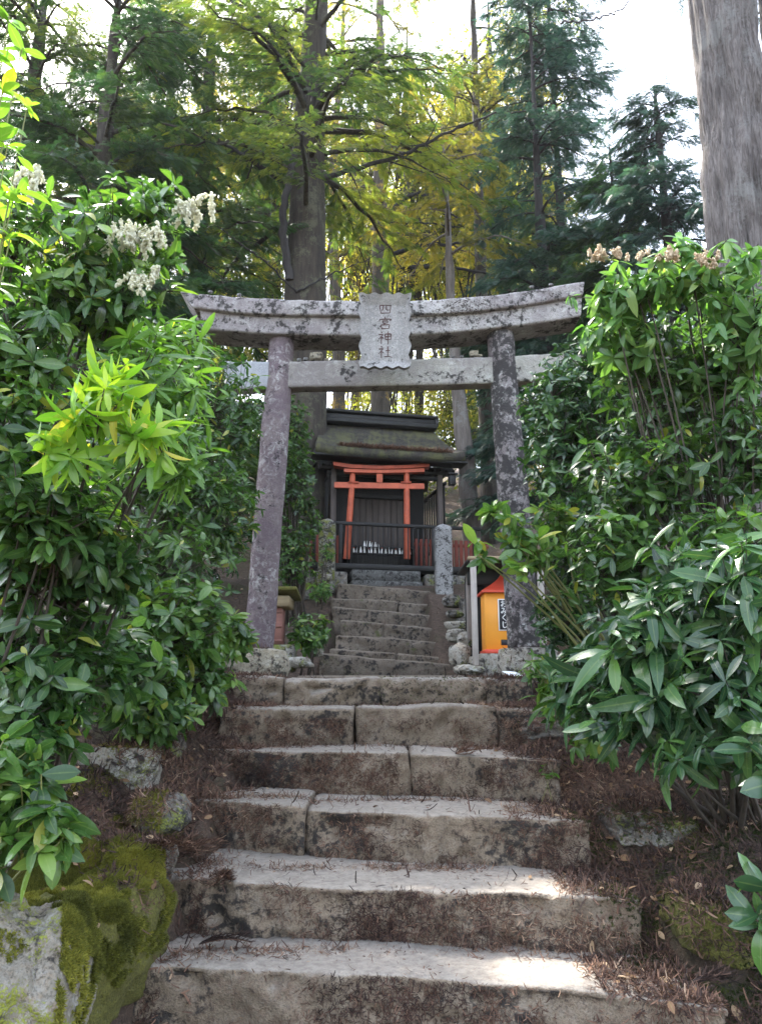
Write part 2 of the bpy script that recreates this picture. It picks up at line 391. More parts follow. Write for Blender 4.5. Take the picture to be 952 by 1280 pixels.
M['litter'] = leaf_mat('dry_needles', [(0,(.045,.025,.02)), (.5,(.11,.062,.045)), (.85,(.21,.12,.08)), (1,(.36,.25,.17))], .85, .05, (1,1,1), .2, midrib=False)
M['litter_dark'] = leaf_mat('damp_needles', [(0,(.020,.014,.013)), (.6,(.055,.034,.028)), (1,(.15,.09,.065))], .85, .05, (1,1,1), .2, midrib=False)
M['dryleaf'] = leaf_mat('dry_leaf', [(0,(.12,.065,.035)), (.5,(.26,.15,.08)), (1,(.45,.32,.20))], .7, .15, (1.1,1,.8), .3)
M['moss'] = leaf_mat('moss_tuft', [(0,(.05,.055,.012)), (.5,(.13,.135,.022)), (1,(.30,.28,.045))], .8, .25, (1.2,1.2,.8), .2, midrib=False)
M['moss_dark'] = leaf_mat('dark_moss_tuft', [(0,(.015,.025,.008)), (.5,(.035,.05,.012)), (1,(.09,.11,.02))], .8, .25, (1.2,1.2,.8), .2, midrib=False)
def soil_mat():
    m, nt, b, out = new_mat('forest_floor'); co = coords(nt)
    n1 = noise(nt, co, 1.3, 6, .65); n2 = noise(nt, co, 22, 8, .75, .5); n3 = noise(nt, co, 90, 4, .7)
    c = mix(nt, ramp(nt, n2, [(.35, 0), (.65, 1)]), (.035,.024,.018), (.13,.085,.06))
    c = mix(nt, ramp(nt, n3, [(.5, 0), (.72, .7)]), c, (.22,.15,.10))
    c = mix(nt, ramp(nt, n1, [(.5, 0), (.62, .6)]), c, (.045,.055,.018))
    nt.links.new(c, b.inputs['Base Color']); b.inputs['Roughness'].default_value = .97
    bump(nt, b, mth(nt, 'ADD', n2, n3), .9, .03); return m
M['soil'] = soil_mat()
def roof_mat():
    m, nt, b, out = new_mat('mossy_bark_roof'); co = coords(nt)
    n1 = noise(nt, co, 2.2, 7, .7); n2 = noise(nt, co, 45, 5, .7); n4 = noise(nt, coords(nt, (6,1,1)), 2.6, 5, .6)
    c = mix(nt, ramp(nt, n2, [(.35, 0), (.65, 1)]), (.018,.016,.014), (.05,.042,.034))
    c = mix(nt, ramp(nt, mth(nt, 'ADD', mth(nt, 'MULTIPLY', n1, .7), mth(nt, 'MULTIPLY', n4, .3)), [(.46, 0), (.56, .85)]), c, (.085,.085,.035))
    nt.links.new(c, b.inputs['Base Color']); b.inputs['Roughness'].default_value = .95
    bump(nt, b, n2, .8, .02); return m
M['roof'] = roof_mat()

# ------------------------------------------------------------------ ground
prof = np.array([(-120,-9),(-5,-.7),(0,-.1),(2.0,.12),(2.9,.45),(3.2,.62),(3.65,.82),(4.15,1.03),(4.7,1.22),(5.35,1.42),(6,1.50),(7.5,1.52),(8.6,2.0),(10.1,2.70),(11,2.95),(13,3.1),(16,4.2),(25,8.2),(40,13),(70,17),(200,22)])
def ground_z(x, y):
    x = np.asarray(x, float); y = np.asarray(y, float)
    z = np.interp(y, prof[:, 0], prof[:, 1])
    lft = np.clip(-x-np.interp(y, [2.5,3.2,3.8,5.4], [.82,.84,.96,.98]), 0, None); rgt = np.clip(x-.93, 0, None)
    near = np.clip((7.2-y)/1.5, 0, 1)
    hw = np.where(y < 5.6, np.interp(y, [2.5,3.2,4.2,5.6], [1.0,.80,.82,.9]), .62); inn = np.clip((hw+np.where(x > 0, np.interp(y, [2.5,3.6,5], [.22,.0,0]), 0)-np.abs(x))/.08, 0, 1)
    z = z-inn*np.where(y < 5.6, np.clip((y-2.3)*2, 0, 1)*.24, np.where(y < 7.4, .04, .22))*(y < 10.2)
    z = z+near*(np.clip(lft, 0, .35)*.9+np.clip(lft-.35, 0, 6)*.12+np.clip(rgt, 0, .5)*.35+np.clip(rgt-.5, 0, 6)*.12)
    far = np.clip((y-7.2)/1.5, 0, 1); a = np.clip(np.abs(x)-1.2, 0, None)
    z = z+far*np.clip(a, 0, 1.5)*.1
    P = np.stack([x, y, np.zeros_like(x)], -1)
    out = np.clip((np.abs(x)-.9)*2, 0, 1)
    z = z+fbm(P, .8, 3, 2)*.08*out+fbm(P, 5, 3, 4)*.025*(.3+out)
    z = z+np.clip((np.abs(x)-12)/40, 0, 1)*np.sin(x*.05)*2
    return z
def axis_pts(lo, hi, fine_lo, fine_hi, step, grow=1.12):
    a = list(np.arange(fine_lo, fine_hi+1e-6, step)); s = step
    while a[-1] < hi: s *= grow; a.append(a[-1]+s)
    s = step
    while a[0] > lo: s *= grow; a.insert(0, a[0]-s)
    return np.array(a)
def make_ground():
    X = axis_pts(-140, 140, -2.6, 2.6, .035); Y = axis_pts(-90, 170, 1.8, 8, .04)
    XX, YY = np.meshgrid(X, Y); ZZ = ground_z(XX, YY); nx, ny = len(X), len(Y)
    i = np.arange(ny-1)[:, None]*nx; j = np.arange(nx-1)[None]
    mb = MB(); mb.add(np.stack([XX, YY, ZZ], -1).reshape(-1, 3), np.stack([i+j, i+j+1, i+nx+j+1, i+nx+j], -1).reshape(-1, 4))
    o = mb.build('ground', M['soil']); o['kind'] = 'structure'
make_ground()

# ------------------------------------------------------------------ steps
RISER = []     # samples for the litter: (x, y, z_bottom, z_top, kind)
def step_block(E, u0, u1, z, H, depth, seed, res, rough_, mat, parent, lip=.03, sag=0, zs=None):
    """E: front edge polyline (k,3) (x,y,z). block between fractions u0..u1"""
    L = np.linalg.norm(np.diff(E[:, :2], axis=0), axis=1); cum = np.concatenate([[0], np.cumsum(L)]); tot = cum[-1]
    n = max(6, int((u1-u0)*tot/res)); u = np.linspace(u0, u1, n)*tot
    ex = np.interp(u, cum, E[:, 0]); ey = np.interp(u, cum, E[:, 1]); ez = np.interp(u, cum, E[:, 2])
    q = np.linspace(0, 1, max(6, int(H/res))); a = np.linspace(0, math.pi/2, 5)[1:-1]; g = np.linspace(lip, depth, max(5, int((depth-lip)/res/1.3)))
    po = np.concatenate([.012*(1-q), lip*(1-np.cos(a)), g]); pz = np.concatenate([-H+(H-lip)*q, -lip+lip*np.sin(a), np.zeros(len(g))])
    wr = np.concatenate([np.ones(len(q)), np.linspace(.8, .35, len(a)), np.full(len(g), .16)])
    V = np.stack([np.repeat(ex[:, None], len(po), 1), ey[:, None]+po[None], ez[:, None]+pz[None]], -1)
    no = np.concatenate([np.full(len(q), -1.), -np.cos(a), np.zeros(len(g))]); nz = np.concatenate([np.zeros(len(q)), np.sin(a), np.ones(len(g))])
    Pn = V+seed*3.7
    chip = -np.clip(fbm(Pn, 9, 2, 6)-.35, 0, 1)*1.6
    d = (fbm(Pn, 4.5, 2)*.5+fbm(Pn, 14, 3)*.36+fbm(Pn, 42, 3)*.2+chip)*rough_*wr[None]
    V[..., 1] += d*no[None]; V[..., 2] += d*nz[None]
    # rounded, irregular ends
    e = np.minimum(np.arange(n), np.arange(n)[::-1])*(u1-u0)*tot/(n-1)
    k = np.clip(1-e/.028, 0, 1)**2
    V[..., 1] += (k[:, None]*.014)*(po[None] < lip*1.2); V[..., 2] -= k[:, None]*.008*(pz[None] > -lip*1.2)
    xo = fbm(V[[0, -1]]*1.0, 6, 2, seed)*.012; V[0, :, 0] += xo[0]; V[-1, :, 0] += xo[1]; V[..., 2] += fbm(V*np.array([1, 0, 0])+seed, 2.2, 2)[..., ]*.009
    m = len(po); i = np.arange(n-1)[:, None]*m; j = np.arange(m-1)[None]
    mb = MB(); mb.add(V.reshape(-1, 3), np.stack([i+j, i+m+j, i+m+j+1, i+j+1], -1).reshape(-1, 4))
    # back + sides
    bo = V[:, -1].copy(); bo[:, 2] -= H; base = mb.n; mb.add(bo, np.zeros((0, 4), int))
    allb = np.arange(n-1); fr = np.stack([allb*m+m-1, (allb+1)*m+m-1, base+allb+1, base+allb], -1); mb.F4.append(fr)
    mb.NG.append([0]+[k for k in range(1, m)]+[base]); mb.NG.append(([(n-1)*m+k for k in range(m)]+[base+n-1])[::-1])
    o = mb.build('stone_block', mat, parent)
    return o
def stone_step(E, cuts, H, depth, label, mat, seed, res=.02, rough_=.03, lip=.03, group='steps of the lower stone stair'):
    E = np.array(E); mid = E.mean(0); mid[2] = E[:, 2].mean()-H
    root = empty('stone_step', mid, label, 'step', group)
    cuts = [0]+cuts+[1]; w = np.linalg.norm(E[-1, :2]-E[0, :2])
    for k in range(len(cuts)-1):
        gap = .006/w; E2 = E.copy(); E2[:, 2] += random.uniform(-.008, .006)
        step_block(E2, cuts[k]+(gap if k else 0), cuts[k+1]-(gap if k < len(cuts)-2 else 0), 0, H, depth, seed+k*1.7, res, rough_, mat, root, lip)
    return root
def zedge(pts, z): return [atz(x, y, z) for x, y in pts]
LOW = [
 (zedge([(162,1203),(300,1212),(450,1219),(700,1236),(912,1262)], .57), [], .40, .62, 'bottom stone step, widest one, pale worn tread, nearest the camera'),
 (zedge([(193,1093),(300,1102),(440,1109),(640,1113),(800,1121)], .765), [], .24, .72, 'second stone step from the bottom, long thin pale tread over a shaggy brown riser'),
 (zedge([(240,1000),(330,1007),(476,1014),(640,1019),(738,1024)], .965), [.335], .24, .75, 'third stone step from the bottom, split by a dark upright joint left of centre'),
 (zedge([(212,934),(330,937),(476,941),(600,942),(700,947)], 1.17), [.645], .24, .80, 'fourth stone step from the bottom, broad black stain on its riser'),
 ([at(x, y, 4.72) for x, y in ((272,881),(350,881),(476,882),(600,882),(700,883))], [.40,.82], .25, .90, 'fifth stone step from the bottom, patched with short black stains between brown stones'),
 ([at(x, y, 5.32) for x, y in ((290,843),(352,845),(476,846),(600,846),(668,847))], [.17,.49,.84], .22, .5, 'top step of the lower stair, row of rounded rough blocks at the torii foot'),
]
for k, (E, cuts, H, D, lab) in enumerate(LOW):
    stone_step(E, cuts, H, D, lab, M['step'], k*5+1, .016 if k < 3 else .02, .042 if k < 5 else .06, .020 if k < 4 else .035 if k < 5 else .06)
# landing slab between the flights
UP = [((399,817),(569,831),7.6),((412,809),(561,822),8.0),((420,793),(557,804),8.4),((426,776),(555,787),8.85),((415,758),(555,771),9.3),((413,748),(552,756),9.65),((421,729),(549,741),10.05)]
lab_up = ['lowest step of the upper stair, wide and mossy, just behind the torii', 'thin second step of the upper stair', 'third step of the upper stair counted from below, brown and stained',
 'middle step of the upper stair, mossy grey', 'fifth step of the upper stair counted from below', 'thin sixth step of the upper stair, next below the top one', 'top step of the upper stair, brown earthy slab below the dark plinth']
for k, (a, b, Y) in enumerate(UP):
    A = at(a[0], a[1], Y); B = at(b[0], b[1], Y+.25); Mid = (A+B)/2+np.array([0, 0, .01])
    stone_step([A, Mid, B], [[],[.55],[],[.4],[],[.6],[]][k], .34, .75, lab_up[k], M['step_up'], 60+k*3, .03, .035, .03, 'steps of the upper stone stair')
mb = MB(); c = at(480, 700, 7.1)
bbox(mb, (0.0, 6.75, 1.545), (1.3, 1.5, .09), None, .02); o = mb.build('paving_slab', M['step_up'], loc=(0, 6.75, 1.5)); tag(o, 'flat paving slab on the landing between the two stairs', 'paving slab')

# ------------------------------------------------------------------ boulders and rocks
def boulder(px, py, Y, size, label, mat, seed, amp=.16, sub=5, rz=0, cat='rock', group=None, box_=.5, name='rock', rx=0):
    c = at(px, py, Y); mb = MB(); rock(mb, c, size, seed, sub, amp, rotz(rz)@rotx(rx), box_=box_)
    o = mb.build(name, mat, loc=c-np.array([0, 0, size[2]*.8])); return tag(o, label, cat, group)
boulder(16, 1240, 2.35, (.20,.25,.265), 'pale lichen-spotted boulder in the bottom left corner', M['rock_pale'], 3, .24, 12, .2, name='boulder', box_=.25)
boulder(98, 1195, 2.78, (.19,.38,.25), 'moss-covered mound of rock beside the bottom step, with a bare pale patch', M['moss_rock'], 9, .2, 10, -.2, name='boulder')
boulder(142, 1140, 2.58, (.04,.035,.022), 'small pale stone showing through the moss on the mound', M['rock_pale'], 12, .2, 3)
boulder(152, 958, 3.85, (.21,.16,.115), 'grey-brown stone set in the left bank under the leaves', M['rock'], 15, .12, 6, .1, box_=.8)
boulder(212, 935, 4.3, (.10,.12,.12), 'dark mossy stone at the left end of the fourth step', M['rock_dark'], 19, .15, 5)
boulder(318, 832, 5.95, (.30,.22,.15), 'smooth tan footing boulder under the left torii pillar', M['rock_tan'], 22, .08, 7, 0, name='footing_stone', cat='footing stone', box_=.5)
boulder(660, 832, 5.98, (.26,.22,.16), 'grey footing stone under the right torii pillar', M['rock'], 25, .08, 6, 0, name='footing_stone', cat='footing stone', box_=.6)
boulder(875, 1150, 3.0, (.12,.2,.11), 'mossy rock on the right bank under the dark shrub', M['moss_rock'], 31, .2, 6)
boulder(800, 1026, 3.7, (.2,.26,.09), 'low dark mossy rock at the right end of the third step', M['rock_dark'], 33, .2, 6)
boulder(700, 905, 4.9, (.28,.3,.09), 'flat dark stone at the right end of the fifth step', M['rock_dark'], 35, .2, 5)
boulder(205, 1015, 3.45, (.13,.12,.08), 'brown stone under the dry twigs at the left end of the third step', M['rock_dark'], 71, .2, 5)
boulder(175, 1085, 3.1, (.12,.14,.10), 'dark soil-stained stone left of the second step', M['rock_dark'], 73, .2, 5)
lab_r = [('flat top stone of the rock pile right of the upper stair', 568, 768, 8.6, (.10,.15,.045)), ('second stone down in the rock pile right of the upper stair', 572, 782, 8.3, (.10,.15,.05)),
 ('round grey stone at the middle of the rock pile right of the upper stair', 570, 795, 8.0, (.10,.12,.07)), ('large leaning grey stone of the rock pile beside the pale post', 583, 799, 7.8, (.10,.12,.08)),
 ('upright stone at the foot of the rock pile', 574, 820, 7.5, (.085,.10,.12)), ('low brown stone at the bottom right of the rock pile', 598, 827, 7.3, (.07,.1,.05)),
 ('mossy stone beside the right granite post', 566, 752, 9.2, (.12,.15,.08)), ('dark stone behind the rock pile near the black shelter', 588, 765, 8.9, (.14,.15,.16)),
 ('low mossy stone in front of the rock pile next to the torii', 585, 838, 6.9, (.17,.12,.05)), ('small stone left of the upper stair foot', 375, 828, 7.0, (.11,.12,.05)), ('little grey stone in the hollow left of the upper stair', 392, 815, 7.4, (.08,.1,.05)),
 ('pale stone at the foot of the left granite post', 409, 722, 10.0, (.06,.06,.05))]
for k, (lab, px, py, Y, s) in enumerate(lab_r): boulder(px, py, Y, s, lab, M['rock_dark'] if k in (6,7,0) else M['rock'], 40+k*3, .2, 4, k, group='rocks beside the upper stair')

# ------------------------------------------------------------------ torii
tor = empty('stone_torii', at(487, 815, 6.0), 'tall weathered grey stone torii gate spanning the stairs, stained black and purple', 'torii gate')
def pillar(b, t, wb, wt, mat, lab):
    B = at(*b, 6.0); T = at(*t, 6.0); n = 90; s = np.linspace(0, 1, n)[:, None]; P = B+(T-B)*s
    r = np.linspace(wb, wt, n)
    mb = MB(); tube(mb, P, r, 40, disp=.008, ds=7); o = mb.build('pillar', mat, tor); o['label'] = lab
pillar((322,820), (354,408), .116, .108, M['pillar_l'], 'purple-brown left pillar'); pillar((656,822), (624,404), .127, .112, M['pillar_r'], 'right pillar blotched black and white')
def beam_px(xs, top, bot, Y0, Y1, mat, name, endcut=(0, 0), amp=.008, n=110, r=.08, lab=None, botx=None):
    """beam with its front face at Y0: top/bottom pixel curves given at xs"""
    u = np.linspace(0, 1, n); X = xs[0]+(xs[-1]-xs[0])*u
    ty = np.interp(X, xs, top); by = np.interp(X, xs, bot)
    ty = np.convolve(np.pad(ty, 8, 'reflect', reflect_type='odd'), np.ones(17)/17, 'valid'); by = np.convolve(np.pad(by, 8, 'reflect', reflect_type='odd'), np.ones(17)/17, 'valid')
    Q = dense_rrect(9, r); S = []
    for k in range(n):
        a = at(X[k], ty[k], Y0); b = at(X[k], by[k], Y0); x0, z1, z0 = a[0], a[2], b[2]
        f = (Q[:, 1]+1)/2
        sh = (f-1)*endcut[0]*(1-u[k])+(1-f)*(-endcut[1])*u[k]   # slanted end cut
        xx = x0-(f-1)*0-((1-f)*-endcut[0])*max(0, 1-u[k]*6)-((1-f)*endcut[1])*max(0, 1-(1-u[k])*6)
        S.append(np.stack([xx, (Y0+Y1)/2+Q[:, 0]*(Y1-Y0)/2, z0+(z1-z0)*f], -1))
    S = np.array(S); c = S.mean(1, keepdims=True); d = S-c; L = np.linalg.norm(d, axis=-1, keepdims=True)
    S = S+d/L*(fbm(S, 9, 3, 3)[..., None]*amp+fbm(S, 40, 2, 3)[..., None]*amp*.35)
    mb = MB(); loft(mb, S); o = mb.build(name, mat, tor)
    if lab: o['label'] = lab
    return o
beam_px([225,280,335,420,487,560,612,670,730], [364,370,373,376,376,374,369,362,351], [384,390,393,394,394,392,387,379,368], 5.80, 6.20, M['torii'], 'kasagi', (.12,.02), lab='curved top lintel')
beam_px([250,300,341,420,487,560,612,670,727], [386,391,393,394,394,392,387,380,370], [411,415,417,419,419,416,410,404,395], 5.845, 6.155, M['torii'], 'shimaki', (.03,.02), lab='under lintel with black stains')
beam_px([340,480,607,640,704], [452,449,446,445,441], [484,482,479,477,472], 5.94, 6.08, M['nuki'], 'nuki', amp=.006, lab='tie beam, greenish grey')
beam_px([281,300,330,338], [451,451,451.5,452], [486,486,485,484], 5.935, 6.075, M['clean_stone'], 'nuki_end', amp=.002, n=24, lab='clean pale blue-grey beam end')
# moss patch on the lintel
# name plaque
PL = empty('name_plaque', at(481, 462, 5.72), 'pale stone name plaque with four carved characters on the torii', 'plaque')
A = at(481, 462, 5.74); B = at(481, 371, 5.66)
up = (B-A); Hh = np.linalg.norm(up); up /= Hh; rt = np.array([1., .0, 0]); nn = np.cross(up, rt); nn /= np.linalg.norm(nn)
if nn[1] > 0: nn = -nn
def plq(u, v, w): return A+rt*u+up*v+nn*w
W2 = 31/F*6.15
# recessed panel with flared wavy frame, as one grid relief
nu, nv = 60, 84; g = []
for iv in range(nv+1):
    for iu in range(nu+1):
        fu = iu/nu*2-1; fv = iv/nv; wz = 0
        tw = 1.0+.03*(fv-.5)
        du = 1-abs(fu); dvt = 1-fv; dvb = fv
        m_ = min(du/.20, dvt/.14, dvb/.10); h = .045*max(0, 1-min(1, m_)) if m_ < 1 else 0
        wav = .010*math.sin(fv*27)*max(0, 1-du/.1)*np.sign(fu)
        wavv = .008*math.sin(fu*13+.8)*(max(0, 1-dvb/.06)+max(0, 1-dvt/.06))
        g.append(plq(fu*W2*tw+wav, fv*Hh+wavv, .03+h+fbm(np.array([fu*3, fv*5, 1.]), 3, 2)*.002))
g = np.array(g); k = nu+1; i = np.arange(nv)[:, None]*k; j = np.arange(nu)[None]
mb = MB(); mb.add(g, np.stack([i+j, i+j+1, i+k+j+1, i+k+j], -1).reshape(-1, 4))
back = g.reshape(nv+1, nu+1, 3).copy(); ring = np.concatenate([back[0], back[1:, -1], back[-1, -2::-1], back[-2:0:-1, 0]]); rb = ring-nn*.07
nr = len(ring); r_ = np.arange(nr); mb.add(np.concatenate([ring, rb]), np.stack([r_, r_+nr, (r_+1) % nr+nr, (r_+1) % nr], -1)); mb.add(rb, [list(range(nr))])
PLP = mb.build('panel', M['plaque'], PL)
KANJI = {
 'four': [[(.10,.80),(.5,.84),(.93,.80),(.84,.16)], [(.10,.80),(.2,.15)], [(.2,.17),(.84,.18)], [(.38,.8),(.37,.52),(.27,.38)], [(.6,.8),(.6,.48),(.68,.42),(.8,.44)]],
 'palace': [[(.48,1.02),(.53,.9)], [(.16,.86),(.07,.66)], [(.14,.82),(.5,.87),(.97,.86),(.86,.70)], [(.32,.70),(.36,.50)], [(.32,.70),(.70,.72),(.66,.52)], [(.36,.52),(.66,.53)], [(.50,.50),(.42,.38)], [(.20,.36),(.27,.02)], [(.20,.36),(.84,.40),(.76,.04)], [(.26,.05),(.76,.07)]],
 'god': [[(.22,1.0),(.30,.88)], [(.05,.76),(.38,.80),(.04,.36)], [(.24,.58),(.23,-.02)], [(.28,.55),(.40,.44)], [(.50,.80),(.54,.32)], [(.50,.80),(.96,.83),(.91,.34)], [(.53,.58),(.92,.59)], [(.54,.35),(.91,.36)], [(.73,1.02),(.72,-.06)]],
 'shrine': [[(.22,1.0),(.30,.88)], [(.05,.74),(.38,.78),(.04,.34)], [(.24,.56),(.23,-.02)], [(.28,.53),(.42,.42)], [(.55,.60),(.88,.64)], [(.71,.95),(.70,.12)], [(.44,.10),(.75,.13),(1.02,.06)]],
}
def strokes(mb, S, P, w):
    """P(u, v, h) maps the unit square to the surface; strokes are raised tapered ribbons"""
    for pts in S:
        pts = np.array(pts, float)
        if len(pts) > 2:   # smooth
            t = np.linspace(0, len(pts)-1, 6*(len(pts)-1)+1); q = np.stack([np.interp(t, range(len(pts)), pts[:, c]) for c in (0, 1)], -1)
            q[1:-1] = (q[:-2]+q[1:-1]*1+q[2:])/3; pts = q
        else: pts = pts[0]+(pts[1]-pts[0])*np.linspace(0, 1, 5)[:, None]
        d = np.gradient(pts, axis=0); L = np.linalg.norm(d, axis=1)[:, None]+1e-9; nrm = np.stack([-d[:, 1], d[:, 0]], -1)/L
        s = np.linspace(0, 1, len(pts)); ww = w*(1.15-.55*s)*np.where(s < .08, .8, 1)
        a = pts+nrm*ww[:, None]; b = pts-nrm*ww[:, None]; n = len(pts)
        V = [P(x, y, .0022) for x, y in a]+[P(x, y, .0022) for x, y in b]+[P(x, y, -.002) for x, y in a]+[P(x, y, -.002) for x, y in b]
        Fc = []
        for q in range(n-1): Fc += [[q, n+q, n+q+1, q+1], [q, q+1, 2*n+q+1, 2*n+q], [n+q, 3*n+q, 3*n+q+1, n+q+1]]
        Fc += [[0, 2*n, 3*n, n], [n-1, 2*n-1, 4*n-1, 3*n-1]]
        mb.add(np.array(V), Fc)
for q, kk in enumerate(['four', 'palace', 'god', 'shrine']):
    mb = MB(); cs = .098; v0 = Hh*(.745-.195*q)-cs*.1
    strokes(mb, KANJI[kk], lambda x, y, h: plq((x-.5)*cs*1.12, v0+y*cs, .031+h), .038)
    mb.build('carved_character', M['ink'], PLP)
# pebbles resting on the beams
peb = [(395,444,6.0,.05,'large tan'),(374,448,6.0,.018,'small grey'),(382,447,6.0,.018,'small pale'),(408,448,6.0,.016,'small brown'),(414,448,6.0,.014,'tiny grey'),(306,448,6.0,.013,'tiny white'),(318,449,6.0,.013,'tiny brown'),(328,448,6.0,.012,'tiny tan'),
       (592,441,6.0,.034,'rounded tan'),(599,443,6.0,.02,'brown'),(577,444,6.0,.014,'small pale'),(566,444,6.0,.013,'tiny grey'),(552,445,6.0,.012,'tiny brown'),(540,446,6.0,.012,'tiny pale')]
for k, (px, py, Y, s, d) in enumerate(peb):
    where = 'left end of the tie beam' if px < 330 else 'tie beam just right of the left pillar' if px < 430 else 'tie beam near the right pillar' if px > 570 else 'tie beam right of the plaque'
    c = at(px, py+2, Y); mb = MB(); rock(mb, c, (s*1.25, s, s*.8), 90+k, 2, .15)
    tag(mb.build('pebble', M['rock_tan'] if 'tan' in d or 'brown' in d else M['post'], loc=c), f'{d} pebble on the {where}'+{2:'',4:'',5:'',11:'',12:''}.get(k, ''), 'pebble', 'pebbles left on the torii beams')
for k, (px, py) in enumerate([(263,366),(299,370),(664,360),(688,357)]):
    c = at(px, py-1, 5.95); mb = MB(); rock(mb, c, (.02,.016,.012), 120+k, 2, .15)
    tag(mb.build('pebble', M['post'], loc=c), ['small grey pebble near the left tip of the top lintel','small grey pebble on the top lintel above the left overhang','small grey pebble on the top lintel above the right pillar','small grey pebble near the right tip of the top lintel'][k], 'pebble', 'pebbles left on the torii beams')

# ------------------------------------------------------------------ leaves
def leaf_template(ns=7, W=.30, droop=.25, fold=.25, tip=1.0, curl=.0):
    s = np.linspace(0, 1, ns); w = W/2*np.sin(np.pi*np.clip(s, 0, 1)**1.22)**.72*1.06; w[0] = .012; w[-1] = .004
    V = []; U = []
    for k in range(ns):
        z = -droop*s[k]**2; x = s[k]*(1-.12*droop)
        zz = z+w[k]*fold
        V += [(x, -w[k], zz), (x, 0, z), (x, w[k], zz)]; U += [(0.001, s[k]), (.5, s[k]), (1, s[k])]
    Fc = []
    for k in range(ns-1):
        a = 3*k; Fc += [(a, a+3, a+4, a+1), (a+1, a+4, a+5, a+2)]
    return np.array(V), np.array(Fc), np.array(U)
def frames(D, Up):
    X = D/(np.linalg.norm(D, axis=1, keepdims=True)+1e-9); Yv = np.cross(Up, X); Yv /= np.linalg.norm(Yv, axis=1, keepdims=True)+1e-9
    Z = np.cross(X, Yv); return np.stack([X, Yv, Z], -1)
def rand_unit(n):
    v = rng.normal(size=(n, 3)); return v/np.linalg.norm(v, axis=1, keepdims=True)
TPL = {}
def tpl(ns, W, dr):
    k = (ns, W, dr)
    if k not in TPL: TPL[k] = [leaf_template(ns, W*g, dr*f, .22) for f, g in ((.3, 1.15), (1, .95), (1.9, 1.05))]
    return TPL[k]
def whorls(mb, P, Ax, nleaf, L, W=.3, dr=.25, spread=(55, 95), ns=6, tint=(.0,.85), Lvar=.25, hi=.03):
    """rosettes of leaves at the twig tips"""
    T = tpl(ns, W, dr); n = len(P)
    cnt = rng.integers(max(2, nleaf-2), nleaf+3, n); idx = np.repeat(np.arange(n), cnt); m = len(idx)
    A = Ax[idx]; t = np.cross(A, np.array([.2,.9,.3])); t /= np.linalg.norm(t, axis=1, keepdims=True); b = np.cross(A, t)
    start = np.concatenate([[0], np.cumsum(cnt)[:-1]]); loc = np.arange(m)-start[idx]
    phi = loc*2.39996+rng.uniform(0, 6.28, n)[idx]+rng.normal(0, .38, m)
    th = np.radians(rng.uniform(spread[0]-8, spread[1]+8, m))
    D = A*np.cos(th)[:, None]+(t*np.cos(phi)[:, None]+b*np.sin(phi)[:, None])*np.sin(th)[:, None]
    D[:, 2] -= .12
    Up = A+rng.normal(0, .42, (m, 3)); size = L*np.clip(rng.normal(.95, .24, m), .35, 1.4)*rng.uniform(.65, 1.2, n)[idx]
    Fm = frames(D, Up)*size[:, None, None]
    wt = rng.uniform(tint[0], tint[1], n)
    tt = np.clip(wt[idx]+rng.normal(0, .12, m), 0, .93); tt[rng.random(m) < hi] = 1.0
    pos = P[idx]-A*(rng.uniform(0, .5, m)**1.5*L)[:, None]
    which = rng.integers(0, 3, m)
    for q in range(3):
        s = which == q; mb.inst(*T[q], Fm[s], pos[s], tt[s])
def blob(px, py, Y, rx, ry, dY, n):
    c = at(px, py, Y); s = np.linalg.norm(c-np.array([0, 0, CAMZ]))/F*.98
    return (c, np.array([rx*s, dY, ry*s]), n)
